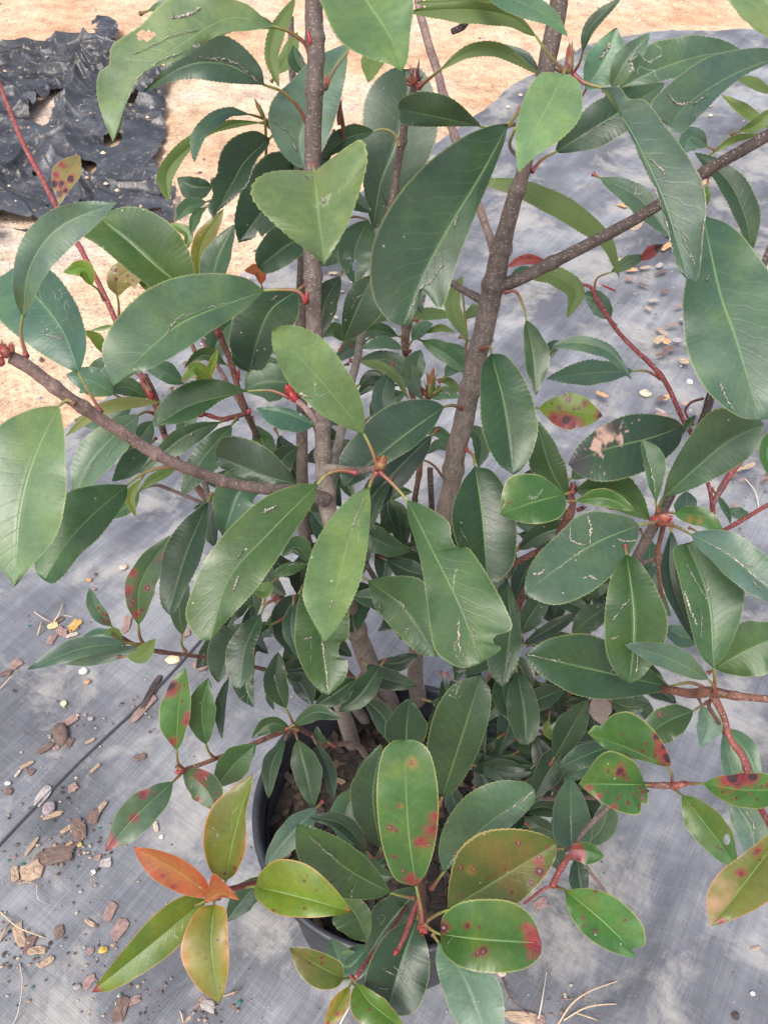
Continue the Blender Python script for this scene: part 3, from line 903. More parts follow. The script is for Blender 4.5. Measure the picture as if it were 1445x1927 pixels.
    for (cx, cy, sx_, sy_, k) in cen:
        for _ in range(k):
            c = [PINK, BROWN, TAN, PALE, DARK, (0.03, 0.16, 0.12)][rng.choice(6, p=[.25, .25, .2, .12, .12, .06])]
            crumb(on_plane(cx + rng.normal(0, sx_), cy + rng.normal(0, sy_), 0.009 + (0.02 if cy < 900 else 0)), rng.uniform(0.0008, 0.0030), c)
    for _ in range(260):
        x, y = rng.uniform(-100, 1545), rng.uniform(900, 2000)
        crumb(on_plane(x, y, 0.009), rng.uniform(0.0005, 0.0016), [PINK, BROWN, PALE, DARK][rng.randint(4)])
    # bits strewn on sand and black cloth
    for _ in range(520):
        x, y = rng.uniform(-60, 1500), rng.uniform(5, 760) ** 1.0
        if x > 520 and y > 230: continue
        crumb(on_plane(x, y, 0.03 if y > 90 else 0.02), rng.uniform(0.003, 0.011), [(0.62, 0.48, 0.34), PALE, BROWN, (0.55, 0.36, 0.26), GREY][rng.randint(5)])
    o = mesh_obj('litter_crumbs', V, F, M_CRUMB, None, None, np.array(C), smooth=False)
    tag(o, 'crumbs of bark, grit and fertiliser strewn over the ground', 'debris', None, 'stuff')
    # bark bits on the potting mix
    V = []; F = []; C = []
    for _ in range(420):
        a = rng.uniform(0, 6.283); r = 0.128 * math.sqrt(rng.uniform(0, 1))
        v, f, c = chip_mesh(rng, rng.uniform(0.006, 0.022), rng.uniform(0.003, 0.009), rng.uniform(0.001, 0.003), [(0.010, 0.007, 0.006), (0.022, 0.014, 0.011), (0.016, 0.010, 0.008), (0.010, 0.007, 0.006), (0.008, 0.006, 0.005), (0.04, 0.022, 0.017), (0.17, 0.11, 0.07)][rng.choice(7, p=[.22, .2, .2, .15, .1, .08, .05])], 'flake')
        th = rng.uniform(0, 6.28); ti = rng.uniform(-0.5, 0.5)
        R = np.array([[math.cos(th), -math.sin(th), 0], [math.sin(th), math.cos(th), 0], [0, 0, 1]]) @ np.array([[math.cos(ti), 0, math.sin(ti)], [0, 1, 0], [-math.sin(ti), 0, math.cos(ti)]])
        v = v @ R.T + np.array([POT[0] + r * math.cos(a), POT[1] + r * math.sin(a), 0.191 + 0.006 * rng.uniform(-1, 1)])
        b = len(V); V += v.tolist(); C += c.tolist(); F += [tuple(q + b for q in ff) for ff in f]
    o = mesh_obj('soil_chips', V, F, M_CHIP, None, None, np.array(C), smooth=False)
    tag(o, 'loose bark bits covering the potting mix in the black pot', 'mulch', None, 'stuff')


make_litter()
# ------------------------------------------------------------------ the shrub
SHRUB = empty('potted_shrub', (POT[0], POT[1], 0.2))
tag(SHRUB, 'leafy evergreen shrub with serrated green leaves and brown stems rooted in the black pot', 'shrub')

LEAVES = []
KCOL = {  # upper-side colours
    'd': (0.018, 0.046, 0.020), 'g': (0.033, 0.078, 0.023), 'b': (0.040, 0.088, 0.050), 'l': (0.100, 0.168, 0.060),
    'k': (0.009, 0.026, 0.013), 'y2': (0.036, 0.102, 0.017), 'y': (0.072, 0.130, 0.009), 'o': (0.125, 0.112, 0.010),  # k: shade inside the crown put into the green
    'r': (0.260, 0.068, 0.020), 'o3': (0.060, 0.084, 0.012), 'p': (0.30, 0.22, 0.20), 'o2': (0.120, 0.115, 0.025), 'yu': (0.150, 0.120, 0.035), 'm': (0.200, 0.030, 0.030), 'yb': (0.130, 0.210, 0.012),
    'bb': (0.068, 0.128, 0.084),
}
KLAB = {'y': 'bright lime green young leaf', 'o': 'young leaf flushed yellow and orange', 'r': 'young leaf flushed red orange', 'o3': 'olive green leaf with dark red spots',
        'o2': 'olive leaf with pink edges and a painted pale pink glare', 'p': 'pale pinkish dried leaf', 'y2': 'fresh bright green leaf', 'l': 'pale light green leaf', 'k': 'green leaf deep in the shrub with shade put into its colour', 'yu': 'yellow green leaf seen from below'}


def Lf(kind, z0, z1, mid, wl=20, wr=20, **kw):
    LEAVES.append(dict(kind=kind, z0=z0, z1=z1, mid=mid, wl=wl, wr=wr, kw=kw))


def build_leaf(sp, idx):
    rng = np.random.RandomState(1000 + idx)
    kw = sp['kw']
    mid0 = sp['mid']
    L = sum(math.dist(mid0[i], mid0[i + 1]) for i in range(len(mid0) - 1))
    wmax = max(sp['wl'], sp['wr'])
    big = L > 150
    fine = 'sp' in kw or 'rs' in kw or sp['kind'] in ('o', 'r', 'o2', 'o3')
    n = 132 if (big or fine) else (84 if L > 80 else 48)
    m = 16 if fine else (9 if big else 6)
    M = catmull(mid0, n)
    t = np.linspace(0, 1, n)
    T = np.gradient(M, axis=0); T /= np.linalg.norm(T, axis=1)[:, None] + 1e-9
    # smooth the direction so wide leaves do not fold over themselves
    k = np.ones(max(3, n // 8)) / max(3, n // 8)
    for c in (0, 1):
        T[:, c] = np.convolve(np.pad(T[:, c], len(k) // 2, mode='edge'), k, 'same')[len(k) // 2: len(k) // 2 + n]
    T /= np.linalg.norm(T, axis=1)[:, None]
    S = np.stack([T[:, 1], -T[:, 0]], 1)
    pk = kw.get('pk', 0.46); ex = kw.get('ex', 0.82)
    a = math.log(0.5) / math.log(pk)
    f = np.sin(np.pi * np.clip(t, 1e-6, 1) ** a) ** ex
    f[0] = 0; f[-1] = 0
    edges = []
    for side, key, w in ((1, 'el', sp['wl']), (-1, 'er', sp['wr'])):
        if key in kw:
            E = catmull([mid0[0]] + kw[key] + [mid0[-1]], n)
        else:
            ww = w * f * (1 + 0.05 * np.sin(t * 9 + rng.uniform(0, 6)) + 0.03 * np.sin(t * 23 + rng.uniform(0, 6)))
            E = M + side * ww[:, None] * S
        # bites
        for (bt, bs, br) in kw.get('bite', []):
            if bs == side:
                g = np.exp(-((t - bt) * L / br) ** 4)
                E = E + (M - E) * (g * min(0.75, 1.1 * br / max(w, 1)))[:, None]
        # serrated margin
        amp = kw.get('teeth', 1.0) * (2.0 if big else 1.1)
        nt = max(12, L / 8.5)
        saw = (t * nt) % 1.0
        d = E - M; dn = np.linalg.norm(d, axis=1)[:, None] + 1e-6
        on = np.clip((t - 0.12) / 0.15, 0, 1) * np.clip((1 - t) / 0.05, 0, 1)
        E = E + d / dn * (amp * (saw - 0.4) * on)[:, None]
        edges.append(E)
    z0, z1 = sp['z0'], sp['z1']
    zm = z0 * (1 - t) + z1 * t
    Lr = L / FPX * (z0 + z1) / 2
    zm = zm - kw.get('arch', 0.07) * Lr * np.sin(np.pi * t ** 0.8)
    fold = kw.get('fold', rng.uniform(0.30, 0.68)); roll = kw.get('roll', rng.uniform(-0.3, 0.3))
    ph = rng.uniform(0, 6, 4)
    s = np.linspace(-1, 1, 2 * m + 1)
    PX = np.zeros((n, 2 * m + 1, 2)); Z = np.zeros((n, 2 * m + 1))
    for j, q in enumerate(s):
        E = edges[0] if q > 0 else edges[1]
        w = abs(q)
        PX[:, j] = M * (1 - w) + E * w
        wr_ = np.linalg.norm(E - M, axis=1) / FPX * zm
        ang = fold + (roll if q > 0 else -roll)
        Z[:, j] = zm - ang * wr_ * w + 0.30 * fold * wr_ * w * w \
            + (0.0009 * np.sin(t * 11 + ph[0] + (1.3 if q > 0 else 0)) + 0.0002 * np.sin(t * 31 + ph[1])) * w * w * (wmax / 40) \
            + (0.00003 * wmax / 50) * np.sin(t * 13 * 6.283 - 5 * w) * w * (1 - w) * 2
    P = up3(PX[..., 0], PX[..., 1], Z)
    # vertex colours
    base = np.array(KCOL[sp['kind']]) * rng.uniform(0.82, 1.22) * np.array([rng.uniform(0.85, 1.18), 1, rng.uniform(0.82, 1.22)])
    C = np.tile(base, (n, 2 * m + 1, 1))
    tt = t[:, None] + 0 * s[None]; ss = s[None] + 0 * t[:, None]
    nzz = fbm(PX[..., 0] * 0.02 + idx, PX[..., 1] * 0.02, 3)
    def mix(C, col, w):
        w = np.clip(w, 0, 1)[..., None]
        return C * (1 - w) + np.array(col) * w
    kd = sp['kind']
    if kd == 'y':
        C = mix(C, (0.12, 0.155, 0.012), (nzz - 0.35) * 2.2); C = mix(C, (0.42, 0.11, 0.03), (np.abs(ss) - 0.93) * 9); C = mix(C, (0.42, 0.05, 0.03), (tt - 0.93) * 12)
    if kd == 'o':
        C = mix(C, (0.095, 0.125, 0.012), (0.62 - np.abs(ss) - 0.5 * (nzz - 0.5)) * 1.5); C = mix(C, (0.26, 0.105, 0.018), (np.abs(ss) - 0.66 + nzz - 0.5) * 1.5); C = mix(C, (0.5, 0.10, 0.04), (np.abs(ss) - 0.95) * 15)
    if kd == 'r':
        C = mix(C, (0.32, 0.13, 0.02), (0.7 - np.abs(ss)) * 0.8); C = mix(C, (0.34, 0.04, 0.025), (nzz - 0.5) * 3)
    if kd == 'o3':
        C = mix(C, (0.13, 0.085, 0.02), (nzz - 0.42) * 2.5); C = mix(C, (0.42, 0.26, 0.12), (np.abs(ss) - 0.965) * 20)
    if kd == 'o2':
        C = mix(C, (0.09, 0.12, 0.015), (0.8 - np.abs(ss)) * 0.9); C = mix(C, (0.42, 0.22, 0.17), (tt - 0.5 + (nzz - 0.5) * 1.5) * 1.6 * (ss < 0)); C = mix(C, (0.55, 0.10, 0.09), (np.abs(ss) - 0.95) * 14)  # pale pink glare painted on one half, then the red rim
    if kd == 'p':
        C = mix(C, (0.2, 0.13, 0.11), (nzz - 0.5) * 4)
    if kd == 'y2':
        C = mix(C, (0.075, 0.120, 0.018), (nzz - 0.42) * 3.0); C = mix(C, (0.022, 0.075, 0.016), (0.45 - nzz) * 3.0); C = mix(C, (0.16, 0.17, 0.04), (np.abs(ss) - 0.955) * 20)
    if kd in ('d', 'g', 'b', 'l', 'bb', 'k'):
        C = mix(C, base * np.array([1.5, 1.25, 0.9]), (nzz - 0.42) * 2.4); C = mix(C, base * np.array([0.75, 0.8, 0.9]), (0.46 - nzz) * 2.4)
    # leaf-spot disease: a red halo round a dark ring with a pale heart
    spots = list(kw.get('sp', []))
    for _ in range(kw.get('rs', 0)):
        spots.append((rng.uniform(0.12, 0.92), rng.uniform(-0.85, 0.85), rng.uniform(1.6, 3.6)))
    for q in spots:
        bt, bs, br = q[:3]; mode = q[3] if len(q) > 3 else 0
        i = int(bt * (n - 1)); E = edges[0] if bs > 0 else edges[1]
        c = M[i] * (1 - abs(bs)) + E[i] * abs(bs)
        d = np.hypot(PX[..., 0] - c[0], PX[..., 1] - c[1]) * (1 + 0.7 * (fbm(PX[..., 0] * 0.09 + bt * 9, PX[..., 1] * 0.09 + bs * 5, 3) - 0.5) * (1.8 if mode in (1, 2) else 3.2 if mode == 3 else 1.0))
        if mode == 0:
            C = mix(C, (0.16, 0.015, 0.018), np.clip(1.25 - d / br, 0, 1) * 0.85)
            C = mix(C, (0.055, 0.010, 0.018), np.clip((0.62 - d / br) * 6, 0, 1) * 0.95)
            if br > 4.5: C = mix(C, (0.30, 0.20, 0.19), np.clip(2 - d / (0.09 * br + 0.2), 0, 1))
        elif mode == 1:   # wide red flush
            C = mix(C, (0.215, 0.018, 0.032), np.clip((1.3 - d / br) * 0.95, 0, 1) * 0.9)
            C = mix(C, (0.12, 0.012, 0.020), np.clip((0.62 - d / br) * 1.6, 0, 1) * 0.7)
        elif mode == 2:   # dead, purple-black
            C = mix(C, (0.22, 0.024, 0.03), np.clip((1.5 - d / br) * 2, 0, 1) * 0.85)
            C = mix(C, (0.030, 0.012, 0.020), np.clip((1.05 - d / br) * 3, 0, 1))
        elif mode == 3:   # bleached patch
            C = mix(C, (0.035, 0.03, 0.03), np.clip((1.45 - d / br) * 2, 0, 1) * 0.8)
            C = mix(C, (0.40, 0.26, 0.22), np.clip((1.0 - d / br) * 4, 0, 1))
        elif mode == 4:   # yellow halo
            C = mix(C, (0.22, 0.13, 0.02), np.clip((1.2 - d / br) * 1.2, 0, 1) * 0.7)
        elif mode == 6:
            C = mix(C, (0.035, 0.030, 0.034), np.clip((1.3 - d / br) * 1.5, 0, 1) * 0.85)
        elif mode == 5:   # pale silvery rub
            C = mix(C, (0.40, 0.42, 0.38), np.clip((1.2 - d / br) * 1.5, 0, 1) * 0.6)
    nn, mm = PX.shape[:2]
    F = grid(nn, mm)
    Pv = P.reshape(-1, 3)
    # the face winding puts the upper side towards the lens unless the underside shows
    nrm = np.cross(P[n // 2, m + 2] - P[n // 2, m], P[n // 2 + 1, m] - P[n // 2, m])
    view = P[n // 2, m] - np.array([0, 0, CAM_H])
    a0 = F[(n // 2) * (mm - 1) + m]
    fn = np.cross(Pv[a0[1]] - Pv[a0[0]], Pv[a0[3]] - Pv[a0[0]])
    facing = fn @ view < 0
    if facing == bool(kw.get('u')):
        F = F[:, ::-1]
    uv = np.stack([ss, tt], -1).reshape(-1, 2)
    # a hole right through the blade
    if 'hole' in kw:
        cen = PX.reshape(-1, 2)[F].mean(1)
        keep = np.ones(len(F), bool)
        for (hx, hy, rx, ry) in kw['hole']:
            keep &= (((cen[:, 0] - hx) / rx) ** 2 + ((cen[:, 1] - hy) / ry) ** 2 + 0.7 * (fbm(cen[:, 0] * 0.12, cen[:, 1] * 0.12, 3) - 0.5)) > 1
        F = F[keep]
    # stalk
    pet = kw.get('pet')
    if pet is None:
        b = np.array(mid0[0], float); dirn = b - np.array(mid0[1], float); dirn /= np.linalg.norm(dirn) + 1e-9
        pet = [tuple(b + dirn * kw.get('auto', 16)), tuple(b + dirn * 6), tuple(b)]
        zp = z0 + 0.006
    else:
        zp = kw.get('zp', z0 + 0.015)
    pm = catmull(list(pet) + [tuple(M[min(3, n - 1)])], 20)
    pt = np.linspace(0, 1, 20)
    pz = zp * (1 - pt) + (zm[0] + 0.0004) * pt
    P3 = up3(pm[:, 0], pm[:, 1], pz)
    rr = (4.0 * (1 - pt) + 2.3 * pt) * (0.55 + 0.45 * min(L / 260, 1.25)) / FPX * zp * (1 + 0.5 * np.exp(-(pt / 0.08) ** 2))
    pV, pF = tube_data(P3, rr, 7)
    ctop = np.array((0.17, 0.030, 0.034)) if rng.rand() < 0.75 else np.array((0.15, 0.075, 0.035))
    cend = np.array((0.17, 0.22, 0.05))
    pc_ = np.repeat((ctop * (1 - pt[:, None] ** 1.3) + cend * pt[:, None] ** 1.3), 7, 0)
    # torn, dried scars lying on the blade
    sV, sF, sC = [], [], []
    for (poly, wpx) in kw.get('sc', []):
        C2 = catmull(poly, 36)
        pts = []
        for (a_, b_) in C2:
            fi = np.clip(a_, 0, 1) * (n - 1); fj = (np.clip(b_, -1, 1) + 1) / 2 * (mm - 1)
            i0 = min(int(fi), n - 2); j0 = min(int(fj), mm - 2); u_, v_ = fi - i0, fj - j0
            pts.append(P[i0, j0] * (1 - u_) * (1 - v_) + P[i0 + 1, j0] * u_ * (1 - v_) + P[i0, j0 + 1] * (1 - u_) * v_ + P[i0 + 1, j0 + 1] * u_ * v_)
        pts = np.array(pts); vw = pts - np.array([0, 0, CAM_H]); vw /= np.linalg.norm(vw, axis=1)[:, None]
        pts = pts - vw * 0.0006; pts[1:-1] += rng.normal(0, 0.00028, (34, 3))
        tg = np.gradient(pts, axis=0); sd = np.cross(tg, vw); sd /= np.linalg.norm(sd, axis=1)[:, None] + 1e-9
        wid = wpx / 2 / FPX * z0 * 0.52 * (0.2 + 1.3 * rng.rand(36) ** 1.5) * np.sin(np.pi * np.linspace(0.06, 0.94, 36)) ** 0.5
        b0 = len(sV)
        for i in range(36):
            jit = rng.normal(0, 0.25) * wid[i]
            sV += [pts[i] + sd[i] * (wid[i] + jit), pts[i] - vw[i] * 0.0004 + sd[i] * jit, pts[i] - sd[i] * (wid[i] - jit)]
            pale = rng.uniform(0.6, 1.1)
            sC += [(0.10, 0.07, 0.055), (0.46 * pale, 0.42 * pale, 0.38 * pale), (0.30 * pale, 0.26 * pale, 0.22 * pale)]
            if i:
                q0 = b0 + i * 3
                sF += [(q0 - 3, q0, q0 + 1, q0 - 2), (q0 - 2, q0 + 1, q0 + 2, q0 - 1)]
    return dict(V=Pv, F=F, uv=uv, C=C.reshape(-1, 3), pV=pV, pF=pF, pC=pc_, sV=sV, sF=sF, sC=sC, area=L * (sp['wl'] + sp['wr']) * 0.6, kind=kd, lab=kw.get('lab'))


# ---- every leaf that can be told apart, back to front by depth ----
# upper left
Lf('g', .392, .378, [(522, 52), (465, 40), (410, 66)], 14, 14, u=1, pet=[(583, 98), (568, 76), (545, 60), (522, 52)], teeth=.4)
Lf('g', .40, .40, [(280, 20), (345, -4), (440, -25)], 18, 18)
Lf('l', .385, .36, [(515, 50), (432, 34), (345, 82), (258, 150), (213, 267)], 20, 85, el=[(470, 58), (412, 66), (345, 108), (278, 134), (240, 190), (227, 240)], er=[(450, 2), (330, -6), (262, 50), (212, 85), (206, 120), (186, 138), (183, 175), (192, 215), (205, 248)],
   bite=[], hole=[(275, 68, 17, 9), (370, 95, 10, 14)], pet=[(583, 98), (572, 80), (545, 60), (515, 50)], zp=.40, fold=.1, sc=[([(.35, -.1), (.5, -.35), (.62, -.5)], 3), ([(.45, .5), (.6, .3), (.8, .2)], 5), ([(.3, -.6), (.36, -.5), (.42, -.62)], 14)], lab='pale green leaf with two chewed holes and a silvery torn patch')  # light on the near, upturned blade put into its paler green
Lf('b', .43, .42, [(498, 160), (425, 121), (350, 124), (268, 173)], 35, 52, el=[(450, 158), (415, 155), (363, 149), (320, 155), (290, 166)], er=[(490, 125), (455, 85), (420, 66), (381, 72), (330, 95), (300, 140)], pet=[(578, 232), (560, 200), (530, 172), (498, 160)], zp=.45, sc=[([(.1, -.05), (.25, -.2), (.5, -.12)], 4), ([(.06, .1), (.12, -.15)], 6), ([(.3, 0), (.55, -.25)], 3)], hole=[])
Lf('b', .47, .455, [(473, 216), (425, 211), (385, 240), (367, 275), (366, 307)], 14, 18, el=[(452, 218), (433, 221), (407, 242), (388, 257), (374, 288)], er=[(455, 208), (433, 201), (398, 211), (370, 236), (358, 262), (360, 288)], pet=[(506, 232), (498, 224), (473, 216)])
Lf('g', .49, .47, [(495, 231), (440, 234), (375, 265), (318, 320), (318, 380)], 16, 18, u=1, el=[(455, 238), (398, 253), (358, 284), (328, 332), (322, 362)], er=[(460, 226), (421, 228), (358, 254), (315, 292), (295, 332), (303, 360)], pet=[(508, 237), (495, 231)])
Lf('d', .45, .43, [(508, 260), (463, 303), (440, 340), (402, 412)], 25, 35, el=[(505, 275), (485, 299), (475, 322), (466, 346), (445, 369), (412, 397)], er=[(480, 246), (445, 255), (421, 277), (411, 305), (408, 328), (396, 341), (401, 366), (391, 390)], sc=[([(.2, .95), (.45, .97), (.6, .95), (.8, .95)], 3), ([(.4, -.97), (.55, -.97), (.7, -.95)], 3)], lab='dark crinkled leaf with silvery torn margins')
Lf('d', .50, .50, [(400, 352), (365, 350), (334, 335)], 28, 18)
Lf('b', .49, .48, [(388, 380), (355, 390), (330, 416)], 12, 17)
Lf('b', .49, .48, [(388, 390), (368, 405), (359, 443)], 12, 8)
Lf('o', .56, .55, [(372, 525), (380, 460), (421, 393)], 18, 20)
Lf('b', .49, .48, [(394, 560), (410, 490), (442, 422)], 30, 22, roll=-.3)
Lf('r', .57, .56, [(492, 535), (486, 512), (460, 509)], 9, 14)
Lf('yu', .585, .60, [(112, 388), (122, 345), (150, 292)], 30, 20, pk=.6, sp=[(.2, .5, 6, 2), (.4, .2, 5, 2), (.55, -.3, 6, 2), (.7, .5, 5), (.3, -.5, 5, 2), (.5, .7, 8, 1), (.7, .8, 8, 1), (.35, .8, 6, 2)], lab='small yellow leaf blotched dark red on the red twig')
Lf('b', .40, .385, [(43, 598), (58, 500), (115, 425), (222, 380)], 44, 40, pet=[(50, 670), (40, 630), (43, 598)], zp=.37, pk=.42, el=[(28, 560), (26, 505), (45, 445), (90, 400), (150, 380)], er=[(52, 590), (85, 520), (130, 470), (180, 425)])
Lf('b', .43, .45, [(150, 704), (118, 622), (62, 552), (2, 520)], 45, 42, pet=[(190, 775), (170, 740), (150, 704)], zp=.40, el=[(105, 682), (50, 646), (0, 602), (-14, 565)], er=[(163, 655), (158, 610), (138, 560), (95, 508), (40, 500)], sc=[([(.3, .1), (.38, .4), (.45, .45)], 6)])
Lf('g', .50, .49, [(352, 545), (296, 502), (240, 452), (190, 412)], 34, 46, el=[(300, 548), (250, 515), (190, 465), (153, 440), (170, 420)], er=[(367, 520), (355, 470), (325, 425), (270, 392), (222, 392)], fold=.75, roll=.15)
Lf('y', .55, .54, [(174, 537), (158, 506), (119, 512)], 16, 16, teeth=.3, pet=[(196, 565), (185, 545), (174, 537)])
Lf('yu', .57, .56, [(221, 556), (228, 520), (282, 492)], 26, 34, sp=[(.3, .2, 4), (.5, -.2, 4), (.4, .6, 3, 2), (.6, .3, 4), (.7, -.4, 3), (.55, -.6, 3)], pet=[(224, 602), (224, 575), (221, 556)], lab='small yellow leaf streaked red hanging by the red twig')
Lf('y', .57, .57, [(290, 560), (262, 520), (215, 500)], 10, 14, u=1)
Lf('y', .53, .52, [(196, 666), (182, 638), (157, 622)], 10, 12, teeth=.3)
Lf('l', .60, .60, [(215, 612), (195, 618), (172, 622)], 4, 5)
Lf('y', .52, .52, [(350, 470), (352, 440), (320, 420)], 8, 12)
# the big left leaf and its neighbours
Lf('b', .43, .385, [(499, 547), (363, 598), (294, 646), (214, 727)], 36, 72, pet=[(578, 570), (562, 549), (530, 545), (499, 547)], zp=.425, el=[(450, 590), (395, 625), (345, 660), (290, 690), (250, 706)], er=[(460, 522), (400, 514), (330, 522), (270, 550), (222, 597), (197, 640), (194, 675)], fold=.3, roll=.25, sc=[([(.2, -.05), (.5, -.1)], 2), ([(.45, -.15), (.52, -.1), (.6, 0)], 4)])
Lf('g', .45, .44, [(467, 736), (362, 762), (291, 803)], 22, 34, pet=[(545, 748), (510, 735), (467, 736)], zp=.45, el=[(420, 752), (362, 790), (310, 800)], er=[(420, 716), (370, 715), (320, 740), (293, 775)])
Lf('l', .355, .335, [(112, 763), (70, 850), (40, 960), (28, 1105)], 52, 70, pet=[(142, 760), (128, 753), (112, 763)], zp=.355, el=[(121, 810), (124, 870), (124, 940), (105, 1010), (60, 1065)], er=[(60, 770), (0, 800), (-60, 860), (-70, 960), (-30, 1050), (10, 1080)], fold=.25)
Lf('g', .41, .39, [(241, 912), (180, 965), (130, 1018), (84, 1092)], 38, 50, pet=[(326, 876), (287, 884), (259, 898), (241, 912)], zp=.40, el=[(235, 945), (190, 1008), (150, 1045), (122, 1082), (100, 1098)], er=[(190, 912), (130, 925), (95, 960), (66, 1030), (68, 1075)], fold=.35, roll=.3)
Lf('yu', .50, .50, [(300, 757), (240, 758), (180, 775), (123, 822)], 14, 12, u=1, teeth=.3, sp=[(.62, .2, 3), (.66, 0, 3)])
Lf('b', .56, .55, [(215, 742), (175, 718), (125, 705)], 26, 26)
Lf('b', .57, .56, [(345, 722), (310, 700), (265, 678)], 18, 20)
Lf('b', .58, .57, [(278, 748), (235, 728), (195, 738)], 16, 20)
Lf('bb', .54, .53, [(261, 781), (205, 830), (165, 880), (140, 940)], 38, 36, pet=[(292, 778), (275, 775), (261, 781)], sc=[([(.3, .4), (.5, .5)], 2), ([(.55, .1), (.8, .2)], 2)])
Lf('b', .58, .57, [(287, 793), (262, 828), (238, 855)], 22, 22)
Lf('b', .56, .55, [(283, 836), (250, 870), (212, 906)], 22, 22)
Lf('b', .60, .6, [(250, 760), (200, 790), (140, 790)], 22, 22)
Lf('b', .63, .62, [(245, 700), (200, 690), (150, 740)], 28, 20)
Lf('b', .53, .52, [(413, 795), (346, 822), (263, 890)], 24, 18, sc=[([(.3, .1), (.34, .2)], 6)])
Lf('g', .51, .50, [(436, 800), (383, 862), (342, 932)], 32, 24, fold=.4, roll=.2)
Lf('g', .56, .55, [(425, 686), (385, 668), (347, 692)], 10, 14)
Lf('y', .53, .52, [(398, 712), (368, 690), (341, 718)], 22, 10, teeth=.2, pk=.35)
Lf('y', .53, .52, [(391, 716), (398, 690), (410, 656)], 8, 8, teeth=.2)
Lf('d', .49, .49, [(560, 912), (490, 893), (408, 858)], 14, 58, el=[(520, 912), (460, 900), (409, 876)], er=[(540, 880), (500, 842), (460, 824), (423, 822), (408, 840)], roll=-.1)
Lf('b', .50, .49, [(500, 905), (450, 925), (420, 1010)], 40, 42)
Lf('k', .52, .52, [(415, 930), (395, 975), (405, 1030)], 18, 25)
Lf('b', .45, .445, [(592, 800), (540, 778), (482, 768)], 34, 10, u=0, roll=.5)
Lf('y', .46, .46, [(265, 903), (246, 935), (256, 972)], 9, 11, u=1, teeth=.3)
Lf('g', .47, .46, [(332, 882), (290, 903), (262, 925)], 8, 12, u=1)
Lf('g', .48, .48, [(262, 925), (235, 955), (208, 975)], 16, 16)
Lf('d', .49, .47, [(562, 545), (505, 590), (468, 694)], 34, 52, el=[(560, 600), (525, 640), (500, 690), (485, 697)], er=[(500, 545), (450, 575), (434, 620), (433, 655), (450, 680)], sc=[([(.2, -.4), (.28, -.3)], 3), ([(.85, .1), (.95, .2)], 3)])
Lf('k', .50, .50, [(470, 655), (450, 670), (470, 700)], 10, 14)
Lf('b', .51, .51, [(470, 650), (450, 652), (434, 668)], 6, 8)
Lf('b', .56, .56, [(560, 720), (500, 720), (460, 735)], 36, 36)
Lf('b', .58, .58, [(530, 680), (490, 700), (462, 735)], 26, 26)
Lf('b', .60, .6, [(440, 600), (410, 640), (400, 690)], 26, 22)
Lf('g', .62, .6, [(480, 800), (500, 850), (500, 900)], 22, 22)
# top centre
Lf('l', .315, .29, [(650, -60), (695, 10), (735, 72), (756, 135)], 50, 62, el=[(760, -70), (778, 0), (772, 60), (767, 110)], er=[(595, -40), (610, 20), (640, 78), (690, 108), (735, 122)], roll=-.2, arch=.1)
Lf('bb', .47, .46, [(655, 80), (610, 160), (565, 250), (572, 318)], 42, 60, el=[(652, 130), (640, 190), (618, 260), (590, 310)], er=[(590, 110), (550, 150), (512, 190), (506, 235), (525, 280), (550, 308)], pet=[(612, 165), (630, 130), (655, 95), (655, 80)], zp=.42, sc=[([(.65, -.9), (.72, -.4), (.8, -.1)], 3), ([(.8, -.3), (.86, -.2)], 7)])
Lf('l', .345, .315, [(591, 323), (600, 410), (611, 499)], 92, 115, el=[(645, 282), (680, 264), (691, 300), (680, 350), (655, 420), (628, 470)], teeth=2.2, er=[(540, 320), (496, 328), (474, 352), (482, 385), (540, 442), (590, 480)], fold=.3, arch=.2, roll=-.2, sc=[([(.12, -.25), (.1, -.5)], 4), ([(.35, .1), (.4, .15)], 5)], lab='broad pale green leaf drooping toward the viewer in front of the main stem')
Lf('d', .56, .54, [(702, 432), (716, 345), (745, 270), (768, 175), (762, 130)], 50, 62, el=[(688, 380), (680, 300), (682, 240), (686, 190), (708, 150), (740, 128)], er=[(720, 420), (757, 362), (790, 325), (812, 288), (824, 240), (818, 180), (795, 132)])
Lf('d', .40, .375, [(905, 238), (830, 222), (750, 204)], 15, 42, pet=[(966, 234), (935, 244), (905, 238)], zp=.43, el=[(850, 238), (790, 238), (755, 232)], er=[(895, 225), (850, 185), (800, 172), (765, 180), (750, 195)], roll=-.25, lab='small glossy dark leaf under the bud cluster')
Lf('d', .43, .43, [(830, 130), (880, 98), (940, 95), (1018, 142)], 14, 14, u=1, pet=[(788, 165), (805, 150), (830, 130)], zp=.46)
Lf('d', .42, .41, [(1008, 68), (960, 32), (880, 18), (765, 22)], 26, 16, u=1, pet=[(1062, 135), (1030, 100), (1008, 68)], zp=.40)
Lf('b', .40, .37, [(880, -40), (970, 0), (1030, 30), (1068, 68)], 26, 26)
Lf('d', .46, .46, [(1010, 30), (920, 5), (780, 5)], 22, 12, u=1)
Lf('b', .44, .44, [(1015, 140), (985, 105), (930, 82)], 8, 10, pet=[(1062, 140), (1040, 130), (1015, 140)])
Lf('g', .45, .44, [(555, -5), (520, 55), (508, 110), (525, 164)], 20, 12, u=1)
Lf('g', .47, .47, [(577, 140), (558, 115), (552, 85)], 16, 14)
Lf('g', .48, .48, [(520, 140), (540, 110), (560, 60)], 16, 16, u=1)
Lf('g', .40, .39, [(702, 95), (698, 125), (693, 156)], 22, 20, u=1, pk=.3)
Lf('d', .49, .48, [(703, 247), (650, 262), (608, 300)], 14, 24, pet=[(752, 276), (742, 252), (722, 243), (703, 247)], zp=.485)
Lf('d', .49, .48, [(620, 260), (600, 290), (570, 330)], 24, 24)
